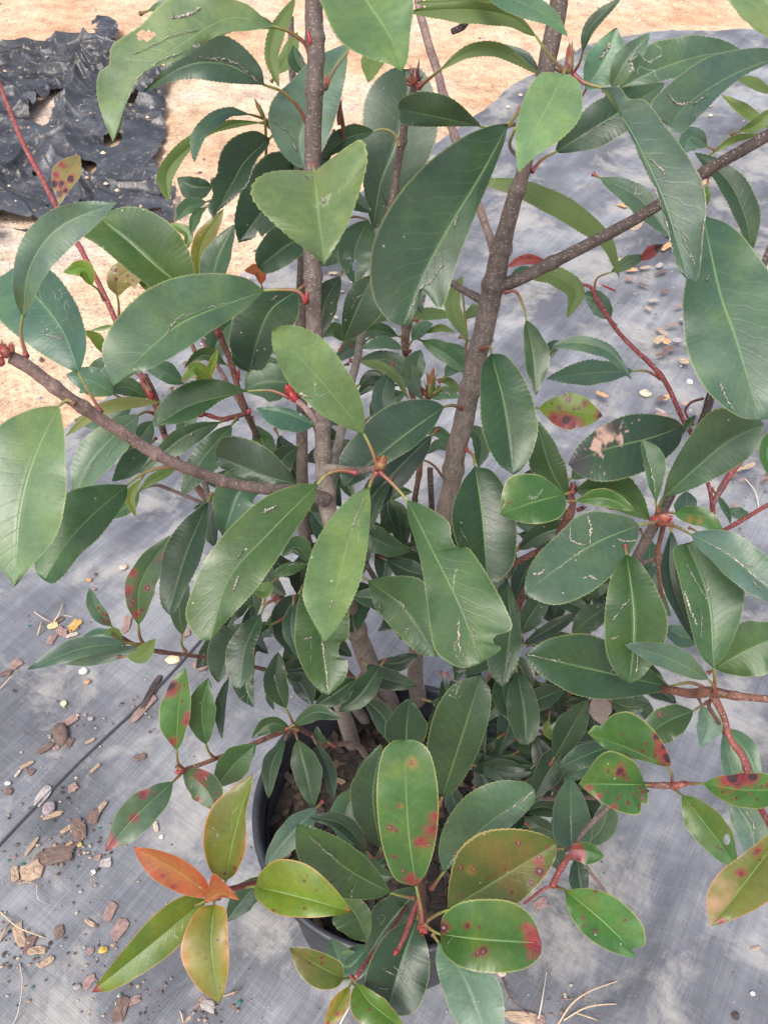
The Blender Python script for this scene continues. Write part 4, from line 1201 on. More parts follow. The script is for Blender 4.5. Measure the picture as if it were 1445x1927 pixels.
Lf('d', .385, .365, [(956, 233), (905, 330), (850, 420), (800, 510), (757, 613)], 30, 62, el=[(948, 270), (925, 330), (900, 390), (880, 440), (858, 500), (838, 565), (824, 580), (797, 545), (790, 565), (770, 610)], er=[(925, 236), (870, 258), (800, 310), (745, 372), (708, 440), (696, 500), (703, 560), (730, 602)], pet=[(978, 205), (968, 220), (956, 233)], fold=.35, roll=-.1, sc=[([(.62, .45), (.75, .3), (.98, .3)], 4), ([(.45, .1), (.5, .16)], 3)], lab='long dark folded leaf with a torn tip crossing the centre of the top')
Lf('l', .375, .345, [(1060, 138), (1035, 190), (1003, 250), (975, 326)], 48, 48, el=[(1085, 150), (1096, 185), (1089, 225), (1055, 262), (1008, 294)], er=[(1015, 140), (984, 190), (970, 250), (971, 300)], fold=.15)
Lf('b', .39, .36, [(1130, 165), (1187, 249), (1242, 363), (1274, 460), (1293, 527)], 60, 14, el=[(1165, 164), (1182, 185), (1215, 190), (1250, 235), (1285, 280), (1320, 340), (1328, 385), (1323, 440), (1314, 520)], er=[(1150, 180), (1178, 238), (1205, 300), (1238, 372), (1258, 440), (1272, 500)], pet=[(1078, 140), (1100, 156), (1130, 165)], zp=.395, fold=.35, sc=[([(.4, .12), (.47, .25), (.53, .2)], 5), ([(.75, .25), (.85, .4), (.92, .75)], 4), ([(.55, .98), (.75, .98), (.95, .9)], 3), ([(.45, -.9), (.7, -.95), (.9, -.9)], 4)], lab='long drooping grey green leaf with torn silvery edges at upper right')
Lf('bb', .45, .44, [(1102, 168), (1135, 115), (1160, 52)], 32, 40, sc=[([(.5, .2), (.75, .1)], 12)])
Lf('b', .445, .435, [(1150, 165), (1180, 110), (1222, 62)], 22, 24, bite=[(.55, -1, 14)], sc=[([(.3, -.8), (.55, -.8)], 9)])
Lf('b', .48, .48, [(1165, 165), (1240, 130), (1320, 105), (1395, 95)], 50, 26)
Lf('b', .43, .41, [(1470, 105), (1380, 140), (1300, 190), (1258, 236)], 40, 55, el=[(1440, 122), (1400, 142), (1358, 175), (1320, 215), (1278, 252)], er=[(1440, 90), (1385, 94), (1330, 108), (1280, 140), (1245, 170), (1224, 196), (1235, 222)], sc=[([(.75, -.75), (.8, -.2), (.75, .1)], 7), ([(.6, .3), (.75, .2)], 4)], pk=.6)
Lf('d', .46, .45, [(1045, 286), (1110, 245), (1175, 205), (1250, 156)], 42, 38, pet=[(1000, 322), (1020, 300), (1045, 286)], zp=.45, sc=[([(.3, 0), (.5, -.05)], 3)])
Lf('b', .60, .58, [(1130, 335), (1200, 372), (1262, 448)], 24, 26)
Lf('b', .60, .59, [(1330, 275), (1300, 258), (1282, 290)], 24, 20)
Lf('d', .50, .49, [(1414, 470), (1400, 405), (1368, 340), (1306, 287)], 22, 32, pet=[(1416, 500), (1414, 470)])
Lf('y', .48, .48, [(1445, 240), (1400, 207), (1356, 178)], 12, 12, u=1)
Lf('g', .47, .46, [(1450, 175), (1410, 155), (1385, 150)], 10, 14, u=1)
Lf('g', .44, .43, [(1390, 247), (1420, 236), (1460, 200)], 12, 12, u=1)
Lf('y', .50, .50, [(1340, 288), (1380, 262), (1430, 252)], 7, 8)
Lf('y', .52, .52, [(1330, 350), (1328, 370), (1322, 395)], 8, 8)
Lf('l', .36, .345, [(1500, 80), (1430, 15), (1360, -15)], 40, 30)
Lf('d', .395, .385, [(1096, 97), (1112, 50), (1170, -6)], 14, 10, pet=[(1078, 138), (1090, 118), (1096, 97)])
Lf('d', .49, .50, [(895, 338), (980, 356), (1075, 402), (1140, 455), (1165, 523)], 22, 22, u=1, fold=.1)
Lf('g', .53, .52, [(985, 518), (1040, 518), (1082, 548), (1067, 598)], 20, 20, u=1)
Lf('m', .57, .57, [(955, 502), (990, 488), (1035, 497)], 10, 10, rs=5)
Lf('b', .57, .57, [(960, 520), (985, 508), (1010, 515)], 8, 8)
Lf('d', .475, .465, [(990, 603), (1002, 665), (1008, 744)], 30, 16, pet=[(948, 550), (970, 549), (984, 575), (990, 603)], zp=.485)
Lf('b', .50, .495, [(1028, 655), (1085, 645), (1145, 662), (1188, 714)], 14, 16)
Lf('b', .62, .60, [(1190, 698), (1110, 702), (1028, 712)], 22, 24, pet=[(1243, 712), (1215, 698), (1190, 698)])
Lf('yb', .58, .57, [(1013, 768), (1070, 772), (1133, 782)], 32, 36, pk=.5, teeth=.3, sp=[(.4, -.75, 22, 1), (.6, -.8, 18, 1), (.25, -.6, 12, 1), (.45, -.55, 8, 2), (.33, .1, 5), (.45, .6, 7), (.62, .2, 4), (.55, .1, 4), (.7, .6, 8, 1), (.7, .6, 4), (.98, 0, 12, 1), (.97, .1, 4, 2), (.2, .5, 3), (.4, .9, 4)], lab='lime green leaf with a large red blotch along its lower half')
Lf('b', .66, .66, [(1148, 600), (1120, 566), (1095, 552)], 20, 22)
Lf('b', .64, .63, [(1150, 512), (1185, 492), (1215, 480)], 12, 12, pet=[(1118, 560), (1122, 525), (1150, 512)])
Lf('m', .63, .62, [(1205, 490), (1225, 475), (1248, 460)], 12, 10, sp=[(.8, 0, 10, 2)])
Lf('b', .43, .385, [(1322, 405), (1353, 549), (1384, 640), (1428, 790)], 85, 64, el=[(1375, 425), (1425, 480), (1475, 560), (1510, 660), (1485, 745), (1450, 785)], er=[(1300, 480), (1284, 570), (1290, 650), (1312, 710), (1345, 752), (1390, 784)], fold=.2, roll=.15, sc=[([(.7, .95), (.73, .8), (.71, .7)], 4), ([(.88, -.85), (.78, -.7), (.74, -.62)], 4), ([(.3, -.3), (.28, -.2)], 3)], lab='very broad dark leaf hanging at the right edge')
Lf('b', .48, .445, [(1246, 938), (1310, 880), (1370, 830), (1437, 798)], 48, 48, pet=[(1238, 974), (1240, 955), (1246, 938)], zp=.50, el=[(1258, 890), (1290, 830), (1335, 775), (1380, 770), (1420, 782)], er=[(1290, 925), (1345, 900), (1400, 868), (1430, 830)])
Lf('d', .53, .50, [(1286, 802), (1220, 825), (1140, 845), (1069, 874)], 50, 44, el=[(1275, 840), (1230, 878), (1170, 902), (1120, 905), (1085, 890)], er=[(1262, 786), (1200, 778), (1150, 792), (1100, 825), (1080, 850)], sp=[(.64, -.62, 19, 3), (.72, -.4, 9, 3), (.55, -.8, 16, 6), (.92, .3, 26, 6), (.97, -.2, 14, 6)], lab='dark leaf with a bleached pink patch near its blackened tip')
Lf('g', .455, .45, [(1234, 946), (1226, 890), (1208, 827)], 18, 24, sc=[([(.15, 0), (.5, 0), (.8, .1)], 3)], el=[(1220, 915), (1210, 870), (1205, 840)], er=[(1248, 905), (1252, 870), (1238, 842)])
Lf('g', .52, .52, [(1285, 815), (1295, 798), (1309, 781)], 8, 6)
Lf('d', .475, .45, [(924, 665), (950, 770), (965, 893)], 48, 44, pet=[(906, 657), (920, 652), (924, 665)], zp=.495, el=[(955, 672), (990, 720), (1011, 790), (1005, 840), (985, 880)], er=[(906, 690), (903, 760), (910, 820), (935, 870)])
Lf('g', .53, .52, [(1067, 938), (1035, 880), (1008, 790)], 34, 28, pet=[(1075, 935), (1067, 938)])
Lf('y2', .46, .445, [(1062, 930), (1002, 946), (941, 968)], 34, 42, teeth=.4, el=[(1065, 955), (1045, 978), (1000, 986), (955, 975)], er=[(1045, 915), (1010, 893), (960, 897), (944, 930)], rs=2)
Lf('y2', .50, .49, [(1085, 942), (1140, 938), (1196, 962)], 18, 16, teeth=.3)
Lf('g', .56, .55, [(1083, 922), (1160, 925), (1222, 978)], 34, 34, rs=3)
Lf('y2', .50, .49, [(1268, 966), (1320, 972), (1362, 1004)], 18, 20, teeth=.3, sp=[(.3, -.5, 8, 4), (.5, -.5, 8, 4)])
Lf('b', .47, .44, [(1202, 988), (1120, 1022), (1050, 1068), (986, 1118)], 48, 50, pet=[(1240, 982), (1222, 985), (1202, 988)], el=[(1198, 1018), (1165, 1068), (1110, 1115), (1050, 1138), (1005, 1128)], er=[(1180, 972), (1120, 962), (1085, 972), (1060, 995), (1010, 1045), (990, 1085)], sc=[([(.4, 0), (.35, -.5), (.34, -.98)], 6), ([(.4, 0), (.5, -.45), (.47, -.95)], 5), ([(.4, 0), (.55, 0), (.7, .02)], 4), ([(.2, .2), (.15, .6), (.1, .95)], 5), ([(.85, -.6), (.8, -.3), (.75, -.35)], 8), ([(.55, .6), (.5, .65), (.48, .8)], 8)], lab='green leaf with several white torn scars right of centre')
Lf('bb', .43, .40, [(1300, 1006), (1360, 1038), (1420, 1085), (1490, 1150)], 46, 34, pet=[(1238, 986), (1268, 990), (1300, 1006)], zp=.46, sc=[([(.15, 0), (.4, .02), (.75, 0)], 5), ([(.45, .1), (.55, .3)], 4), ([(.6, -.2), (.7, -.4)], 4)], lab='pale leaf with a long dark tear down its midrib at the right edge')
Lf('g', .45, .435, [(1178, 1043), (1190, 1130), (1192, 1200), (1184, 1287)], 58, 50, el=[(1205, 1060), (1238, 1115), (1256, 1170), (1245, 1220), (1212, 1268)], er=[(1150, 1085), (1138, 1150), (1140, 1225), (1160, 1268)], sc=[([(.35, -.1), (.42, -.5)], 4), ([(.45, -.5), (.5, -.75)], 5), ([(.62, -.5), (.63, -.8)], 3), ([(.75, .2), (.9, .4)], 5)])
Lf('k', .48, .475, [(1262, 1000), (1262, 1090), (1304, 1206)], 26, 18, teeth=.3)
Lf('g', .44, .455, [(1342, 1258), (1335, 1150), (1318, 1085), (1290, 1022)], 55, 60, pet=[(1343, 1300), (1344, 1278), (1342, 1258)], zp=.45, el=[(1316, 1232), (1302, 1190), (1282, 1110), (1266, 1036)], er=[(1368, 1226), (1394, 1160), (1399, 1105), (1375, 1050), (1330, 1015)], fold=.3, sc=[([(.5, 0), (.65, .25), (.85, .5)], 3), ([(.5, .02), (.7, -.15)], 5), ([(.35, .7), (.5, .85), (.6, .9)], 8), ([(.25, .6), (.4, .4), (.5, .45)], 3)], lab='upright two toned leaf with white torn edge above the lichened node')
Lf('g', .49, .48, [(1346, 1258), (1400, 1226), (1490, 1185)], 52, 52)
Lf('b', .43, .415, [(1332, 1278), (1260, 1240), (1175, 1213)], 22, 26, pet=[(1345, 1302), (1340, 1288), (1332, 1278)], zp=.44)
Lf('d', .49, .46, [(1258, 1292), (1150, 1268), (1070, 1250), (987, 1231)], 46, 48, el=[(1225, 1305), (1145, 1316), (1088, 1309), (1050, 1291), (1010, 1265)], er=[(1200, 1240), (1123, 1198), (1077, 1193), (1025, 1206)], roll=.1, sc=[([(.98, 0), (.85, -.05), (.72, -.02)], 4)], pet=[(1340, 1302), (1300, 1285), (1258, 1292)])
Lf('g', .50, .49, [(1303, 1338), (1250, 1360), (1195, 1405)], 38, 30, pet=[(1330, 1322), (1303, 1338)], sp=[(.45, -.6, 6, 0), (.7, .5, 6, 0)])
Lf('bb', .53, .52, [(1320, 1330), (1332, 1365), (1318, 1406)], 26, 22)
Lf('y2', .425, .41, [(1253, 1442), (1180, 1408), (1104, 1379)], 26, 50, teeth=.3, pet=[(1262, 1478), (1264, 1458), (1253, 1442)], el=[(1239, 1440), (1202, 1430), (1164, 1423), (1130, 1402)], er=[(1262, 1438), (1252, 1408), (1228, 1372), (1190, 1342), (1162, 1341), (1142, 1353), (1130, 1366), (1119, 1365)], sp=[(.12, -.8, 16, 1), (.22, -.85, 14, 1), (.1, -.95, 9, 2), (.2, -.97, 8, 2), (.3, -.95, 7, 2), (.33, -.15, 4), (.25, .1, 3), (.2, -.3, 3), (.4, -.1, 3), (.6, -.3, 3)], rs=3, lab='bright green leaf with a scorched dark red margin')
Lf('y2', .415, .40, [(1213, 1477), (1150, 1476), (1088, 1475)], 56, 60, teeth=.3, el=[(1219, 1500), (1217, 1514), (1207, 1512), (1203, 1532), (1180, 1532), (1150, 1521), (1115, 1498)], er=[(1204, 1450), (1189, 1430), (1150, 1413), (1124, 1425), (1106, 1450)], sp=[(.4, -.45, 8, 2), (.35, -.35, 7, 0), (.3, -.2, 5), (.55, -.4, 4), (.85, .4, 7, 1), (.75, .75, 7, 1), (.6, .93, 8, 1), (.6, .3, 3), (.5, .5, 4), (.4, .6, 5), (.25, .5, 4), (.15, .5, 4), (.2, .7, 5), (.3, .85, 4), (.12, .3, 4), (.45, .35, 3), (.1, .7, 4)], lab='bright green leaf peppered with dark red flecks')
Lf('y2', .42, .39, [(1325, 1475), (1400, 1487), (1505, 1485)], 34, 34, teeth=.2, pet=[(1288, 1474), (1325, 1475)], sp=[(.2, .5, 12, 1), (.35, .7, 16, 2), (.28, .8, 12, 2), (.45, .6, 14, 1), (.5, .8, 8, 2), (.2, -.4, 3), (.35, -.5, 4), (.3, -.7, 3), (.6, .2, 4), (.55, -.5, 4), (.65, .3, 5)], lab='bright green leaf with a purple black blotch at the right edge')
Lf('y2', .455, .44, [(1284, 1497), (1335, 1562), (1388, 1634)], 34, 34, teeth=.3, pet=[(1262, 1480), (1284, 1497)], hole=[(1367, 1580, 6, 10), (1319, 1596, 5, 4)], rs=4)
Lf('o2', .36, .34, [(1490, 1535), (1430, 1622), (1337, 1744)], 52, 44, er=[(1445, 1570), (1400, 1605), (1350, 1645), (1329, 1690)], el=[(1490, 1650), (1440, 1700), (1385, 1728)], sp=[(.35, -.55, 9, 1), (.36, -.55, 5), (.55, -.35, 10, 1), (.56, -.3, 4), (.92, .6, 7, 1), (.15, -.3, 9, 0), (.2, .5, 5, 1), (.4, -.1, 4)], lab='olive leaf with a painted pale pink glare and a red rim at the lower right edge')
Lf('y2', .46, .44, [(1062, 1675), (1135, 1735), (1196, 1797)], 48, 46, teeth=.2, pet=[(1042, 1667), (1062, 1675)], el=[(1110, 1672), (1160, 1690), (1205, 1735), (1214, 1770), (1207, 1782), (1188, 1784)], er=[(1068, 1710), (1090, 1750), (1130, 1782), (1183, 1802)], sp=[(.35, -.5, 5), (.4, -.75, 4), (.52, -.55, 5), (.25, .9, 4), (.6, .6, 4)])
Lf('y2', .475, .47, [(1060, 1598), (1098, 1600), (1136, 1612)], 16, 26, teeth=.2, sp=[(.15, 0, 12, 2), (.35, -.5, 10, 2), (.35, -.3, 14, 1)], pk=.55)
Lf('o3', .44, .415, [(842, 1712), (930, 1660), (1048, 1586)], 62, 60, el=[(845, 1660), (862, 1602), (905, 1567), (960, 1559), (1015, 1568)], er=[(885, 1702), (960, 1706), (1010, 1668), (1042, 1620)], pet=[(800, 1735), (820, 1722), (842, 1712)], zp=.45, sp=[(.3, .75, 7, 0), (.35, .5, 11, 4), (.36, .5, 6, 0), (.72, .55, 6), (.8, -.25, 9, 1), (.82, -.15, 6), (.75, -.65, 13, 0), (.65, -.75, 8), (.5, -.6, 5), (.45, -.8, 6), (.15, .3, 5), (.55, .1, 4), (.92, .1, 5), (.4, .15, 4)], lab='large olive green leaf with scattered dark red spots, upper of the pair at bottom centre')
Lf('y2', .40, .38, [(828, 1758), (905, 1768), (1018, 1775)], 68, 66, el=[(835, 1722), (868, 1698), (915, 1692), (965, 1698), (1002, 1728)], er=[(835, 1795), (872, 1822), (930, 1831), (985, 1824), (1015, 1800)], pet=[(800, 1740), (815, 1752), (828, 1758)], zp=.41, teeth=.7, sp=[(.95, -.4, 22, 1), (.9, .5, 18, 1), (.98, 0, 14, 1), (.8, .55, 10, 1), (.3, .35, 9, 0), (.45, -.35, 12, 0), (.4, -.45, 8, 0), (.85, .4, 5), (.95, .1, 4), (.92, -.55, 5), (.87, -.8, 5), (.08, .6, 14, 0), (.4, .3, 4)], lab='oval green leaf with a crimson end, lower of the pair at bottom centre')
Lf('y2', .41, .385, [(783, 1668), (768, 1560), (760, 1392)], 58, 58, el=[(745, 1655), (724, 1610), (712, 1550), (709, 1480), (718, 1420), (738, 1396)], er=[(803, 1640), (818, 1590), (825, 1530), (822, 1470), (808, 1415), (785, 1395)], pet=[(795, 1745), (792, 1710), (783, 1668)], zp=.42, teeth=.7, fold=.12, sp=[(.82, -.3, 12, 4), (.82, -.3, 5, 0), (.55, .2, 6, 4), (.55, .25, 4, 0), (.42, .6, 8, 0), (.4, .4, 5, 0), (.3, -.3, 7, 0), (.3, -.45, 12, 1), (.36, -.8, 14, 1), (.45, -.9, 11, 1), (.25, .65, 6, 0), (.15, .5, 5, 0), (.05, .65, 9, 1), (.08, .4, 9, 1), (.04, -.3, 8, 1), (.38, -.9, 5), (.28, -.75, 5)], lab='tall upright lime leaf with red ringed spots at bottom centre')
Lf('g', .475, .45, [(735, 1680), (650, 1632), (560, 1550)], 55, 34, el=[(700, 1692), (640, 1690), (590, 1668), (560, 1610), (556, 1570)], er=[(722, 1655), (690, 1615), (640, 1578), (585, 1555)], pet=[(778, 1690), (757, 1686), (735, 1680)], fold=.4, roll=-.3, sc=[([(.85, 0), (.7, .02), (.5, -.02)], 4), ([(.45, .5), (.48, .8)], 2), ([(.3, .4), (.3, .8)], 3)])
Lf('y', .43, .415, [(480, 1668), (570, 1690), (661, 1715)], 52, 34, teeth=.2, pet=[(445, 1672), (480, 1668)], el=[(492, 1640), (525, 1617), (580, 1628), (630, 1672)], er=[(482, 1690), (520, 1720), (580, 1727), (635, 1722)], sp=[(.5, .5, 4), (.62, .4, 3), (.55, -.5, 4), (.3, -.9, 3), (.52, .7, 2)])
Lf('y', .43, .41, [(388, 1692), (300, 1765), (172, 1868)], 32, 32, teeth=.2, sp=[(.97, 0, 14, 1)], el=[(378, 1730), (338, 1780), (285, 1822), (215, 1862)], er=[(345, 1686), (290, 1722), (235, 1785), (190, 1842)])
Lf('o', .415, .40, [(403, 1702), (398, 1780), (414, 1890)], 32, 52, teeth=.2, el=[(425, 1712), (429, 1760), (431, 1810), (424, 1860)], er=[(372, 1712), (345, 1765), (343, 1808), (372, 1858)], rs=5)
Lf('r', .41, .395, [(393, 1683), (330, 1637), (251, 1593)], 30, 24, teeth=.2, el=[(378, 1690), (335, 1680), (290, 1655), (265, 1625)], er=[(388, 1655), (350, 1620), (300, 1600)], sp=[(.55, .6, 4, 1), (.4, .8, 6, 1)], pk=.4)
Lf('r', .405, .40, [(384, 1697), (416, 1682), (452, 1694)], 36, 8, teeth=.2, pk=.35, el=[(392, 1670), (402, 1644), (430, 1668)])
Lf('o', .42, .41, [(425, 1658), (442, 1570), (476, 1455)], 46, 34, teeth=.2, el=[(397, 1640), (382, 1580), (398, 1520), (440, 1480)], er=[(446, 1640), (464, 1590), (463, 1530), (474, 1480)], sp=[(.15, -.7, 4), (.08, .2, 4), (.1, .5, 3), (.25, -.9, 3)], pet=[(412, 1690), (425, 1658)])
Lf('b', .50, .49, [(500, 1650), (460, 1690), (425, 1735)], 24, 24)
Lf('b', .51, .49, [(325, 1472), (260, 1532), (198, 1602)], 34, 32, teeth=.2, pet=[(345, 1452), (325, 1472)], sp=[(.3, -.75, 12, 1), (.33, -.6, 6), (.55, -.05, 9, 1), (.58, 0, 5), (.52, .1, 5), (.88, .1, 12, 1), (.97, -.4, 8, 1)], lab='grey green leaf with three raspberry spots left of the pot')
Lf('g', .53, .52, [(346, 1452), (385, 1482), (412, 1528)], 30, 30, teeth=.2, sp=[(.3, .6, 14, 1), (.35, .5, 5), (.7, .5, 4), (.8, .3, 4), (.6, -.8, 6, 1)])
Lf('g', .56, .55, [(408, 1480), (440, 1440), (482, 1400)], 30, 28, teeth=.2)
Lf('y2', .53, .52, [(333, 1411), (336, 1340), (349, 1257)], 36, 22, teeth=.2, pet=[(352, 1452), (336, 1436), (333, 1411)], sp=[(.7, .7, 14, 1), (.75, .85, 8, 2), (.35, -.85, 9, 1), (.45, -.9, 8, 1), (.1, .6, 8, 1), (.6, -.2, 3), (.8, -.3, 3)], lab='green leaf with a black and crimson blotch left of the pot')
Lf('g', .54, .53, [(388, 1400), (380, 1335), (393, 1275)], 28, 26, teeth=.2, pet=[(402, 1426), (392, 1412), (388, 1400)])
Lf('d', .56, .55, [(430, 1278), (418, 1330), (418, 1391)], 7, 14)
Lf('g', .50, .49, [(261, 1175), (266, 1095), (320, 1008)], 28, 30, teeth=.2, pet=[(270, 1212), (263, 1196), (261, 1175)], sp=[(.5, .8, 9, 1), (.35, .7, 9, 1), (.25, .4, 6), (.3, .8, 8), (.12, .3, 8, 1), (.1, -.1, 4), (.4, -.5, 8, 0), (.8, -.7, 7, 1), (.2, .6, 6), (.7, -.2, 3), (.15, -.4, 4)], lab='hanging green leaf with red ringed spots along one side')
Lf('b', .51, .50, [(210, 1178), (182, 1145), (168, 1106)], 17, 13, teeth=.2, sp=[(.2, .2, 5), (.35, -.3, 5), (.12, -.2, 4), (.5, -.3, 4), (.25, -.6, 4)])
Lf('b', .49, .47, [(236, 1210), (150, 1222), (52, 1260)], 16, 22, teeth=.2, pet=[(270, 1213), (236, 1210)])
Lf('b', .50, .50, [(262, 1218), (195, 1236), (124, 1250)], 14, 14, teeth=.2)
Lf('b', .52, .52, [(225, 1205), (190, 1193), (150, 1205)], 10, 12, teeth=.2)
Lf('g', .49, .48, [(240, 1236), (268, 1236), (293, 1202)], 20, 12, u=1, teeth=.2)
Lf('g', .50, .49, [(230, 1208), (215, 1188), (196, 1192)], 6, 8, u=1)
# leaves round the central bud
Lf('g', .405, .365, [(598, 911), (505, 1005), (432, 1088), (396, 1206)], 40, 60, pet=[(672, 890), (640, 885), (615, 893), (598, 911)], zp=.41, el=[(590, 945), (555, 1000), (510, 1070), (470, 1122), (425, 1170)], er=[(560, 912), (500, 935), (440, 985), (392, 1045), (362, 1110), (350, 1160), (372, 1200)], fold=.3, sc=[([(.22, -.5), (.3, -.62)], 7), ([(.63, .25), (.72, .35)], 7), ([(.5, -.2), (.55, -.15)], 2)], lab='large green leaf, left of the three hanging from the central bud')
Lf('l', .40, .34, [(695, 916), (655, 1020), (625, 1140), (612, 1208)], 34, 62, pet=[(708, 890), (700, 902), (695, 916)], zp=.405, el=[(697, 960), (688, 1050), (672, 1110), (640, 1172)], er=[(665, 930), (625, 972), (590, 1030), (572, 1100), (572, 1132), (595, 1180)], fold=.35, roll=.2, sc=[([(.08, -.05), (.2, -.05), (.3, .02)], 6), ([(.72, -.05), (.8, -.05)], 4)], lab='pale shining leaf, middle of the three hanging from the central bud')
Lf('g', .405, .36, [(766, 941), (815, 1040), (868, 1150), (902, 1250)], 62, 46, pet=[(714, 888), (740, 912), (766, 941)], zp=.41, el=[(800, 952), (843, 982), (850, 1015), (862, 1032), (884, 1034), (925, 1095), (958, 1160), (961, 1185), (932, 1196), (928, 1210), (942, 1221), (915, 1240)], er=[(768, 975), (790, 1050), (803, 1130), (812, 1200), (825, 1232), (865, 1256)], fold=.25, roll=-.1, sc=[([(.68, -.02), (.78, -.3), (.86, -.5), (.97, -.55)], 5), ([(.78, -.3), (.82, -.6), (.92, -.85)], 3), ([(.72, .05), (.8, .18), (.86, .12)], 2), ([(.8, .15), (.92, .05)], 3)], lab='large chewed leaf with forked white scars, right of the three hanging from the central bud')
Lf('l', .405, .365, [(685, 817), (625, 742), (570, 680), (512, 622)], 48, 68, pet=[(711, 884), (700, 848), (685, 817)], zp=.41, el=[(640, 800), (590, 768), (540, 715), (514, 655)], er=[(687, 790), (676, 740), (650, 692), (610, 640), (565, 615), (528, 614)], fold=.3, sc=[([(.45, .75), (.52, .95)], 7)], lab='pale green leaf rising left from the central bud')
Lf('g', .44, .41, [(598, 1060), (605, 1190), (618, 1308)], 52, 50, el=[(640, 1085), (656, 1150), (655, 1200), (640, 1210), (638, 1235), (654, 1245), (648, 1278)], er=[(570, 1100), (556, 1170), (558, 1225), (578, 1272), (602, 1300)], sc=[([(.6, 0), (.8, .03), (.98, .05)], 6), ([(.55, -.7), (.55, -.4)], 3)], lab='green leaf with a dark scar on its midrib under the pale middle leaf')
Lf('g', .455, .44, [(692, 1092), (760, 1145), (822, 1236)], 46, 28, pet=[(672, 1082), (692, 1092)], el=[(738, 1084), (790, 1090), (815, 1130), (820, 1190)], er=[(705, 1140), (745, 1190), (790, 1230)], sc=[([(.3, 0), (.42, .05), (.45, -.1)], 5), ([(.25, -.6), (.3, -.9)], 3), ([(.6, -.3), (.62, -.7)], 4)])
Lf('d', .46, .45, [(836, 765), (750, 828), (643, 918)], 38, 40, pet=[(868, 768), (852, 763), (836, 765)], zp=.49, el=[(815, 805), (776, 843), (734, 869), (680, 905)], er=[(812, 753), (765, 753), (715, 773), (672, 815), (640, 860)])
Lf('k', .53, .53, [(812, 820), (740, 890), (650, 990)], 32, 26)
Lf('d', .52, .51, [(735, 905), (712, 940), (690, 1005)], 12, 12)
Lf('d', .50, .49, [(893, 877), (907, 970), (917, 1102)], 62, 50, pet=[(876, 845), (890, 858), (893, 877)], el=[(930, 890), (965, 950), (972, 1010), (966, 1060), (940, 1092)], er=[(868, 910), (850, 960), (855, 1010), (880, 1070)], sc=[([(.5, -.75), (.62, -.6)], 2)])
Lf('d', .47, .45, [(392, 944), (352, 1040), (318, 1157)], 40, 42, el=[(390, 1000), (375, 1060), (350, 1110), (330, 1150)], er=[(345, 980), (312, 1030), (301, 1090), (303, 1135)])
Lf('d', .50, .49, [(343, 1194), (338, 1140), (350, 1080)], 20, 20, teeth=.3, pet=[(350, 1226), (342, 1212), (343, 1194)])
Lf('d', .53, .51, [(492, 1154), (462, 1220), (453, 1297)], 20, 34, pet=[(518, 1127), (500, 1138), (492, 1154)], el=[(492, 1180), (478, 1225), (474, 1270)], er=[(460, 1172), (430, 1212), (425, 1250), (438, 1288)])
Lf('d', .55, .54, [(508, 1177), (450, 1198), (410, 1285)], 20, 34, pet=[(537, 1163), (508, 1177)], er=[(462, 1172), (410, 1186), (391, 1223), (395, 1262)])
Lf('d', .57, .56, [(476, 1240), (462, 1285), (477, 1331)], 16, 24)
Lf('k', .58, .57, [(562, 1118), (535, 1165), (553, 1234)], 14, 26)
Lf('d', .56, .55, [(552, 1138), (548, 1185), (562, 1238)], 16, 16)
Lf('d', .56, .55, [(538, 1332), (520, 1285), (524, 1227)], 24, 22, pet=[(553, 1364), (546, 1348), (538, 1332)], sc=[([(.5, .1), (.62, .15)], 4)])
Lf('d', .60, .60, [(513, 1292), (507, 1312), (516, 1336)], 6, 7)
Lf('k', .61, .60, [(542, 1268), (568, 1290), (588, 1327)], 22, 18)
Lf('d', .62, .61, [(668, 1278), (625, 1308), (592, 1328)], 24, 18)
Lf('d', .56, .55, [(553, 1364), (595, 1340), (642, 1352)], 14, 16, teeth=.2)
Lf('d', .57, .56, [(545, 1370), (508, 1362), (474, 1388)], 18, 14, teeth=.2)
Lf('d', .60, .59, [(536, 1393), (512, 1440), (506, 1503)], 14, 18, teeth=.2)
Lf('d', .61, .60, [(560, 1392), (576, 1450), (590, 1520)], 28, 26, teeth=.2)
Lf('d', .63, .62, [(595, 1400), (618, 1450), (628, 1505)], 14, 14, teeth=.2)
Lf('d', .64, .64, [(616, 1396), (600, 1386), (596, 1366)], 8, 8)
Lf('g', .53, .52, [(584, 1058), (558, 1030), (530, 1046)], 12, 22, sc=[([(.3, .6), (.6, .5), (.9, .3)], 3)])
Lf('g', .53, .52, [(578, 1061), (540, 1072), (507, 1086)], 12, 12, sc=[([(.1, -.4), (.5, -.6)], 3)])
Lf('y2', .55, .55, [(512, 1096), (495, 1112), (476, 1106)], 14, 14)
# lower middle
Lf('d', .60, .58, [(764, 1425), (765, 1370), (770, 1314)], 40, 38)
Lf('d', .54, .51, [(832, 1500), (868, 1390), (905, 1270)], 50, 38, el=[(805, 1455), (805, 1390), (825, 1325), (858, 1285)], er=[(855, 1490), (895, 1425), (920, 1350), (922, 1300)])
Lf('d', .56, .54, [(716, 1595), (702, 1500), (716, 1400)], 42, 36)
Lf('b', .48, .455, [(834, 1642), (905, 1562), (1006, 1484)], 52, 48, pet=[(812, 1672), (834, 1642)], el=[(825, 1600), (840, 1545), (880, 1495), (935, 1470), (985, 1472)], er=[(862, 1622), (905, 1595), (965, 1552), (1002, 1512)], sc=[([(.65, .02), (.8, -.15), (.98, -.2)], 5), ([(.05, 0), (.15, .1), (.22, .15)], 6)])
Lf('g', .53, .51, [(640, 1685), (672, 1725), (691, 1773)], 26, 46, rs=2)
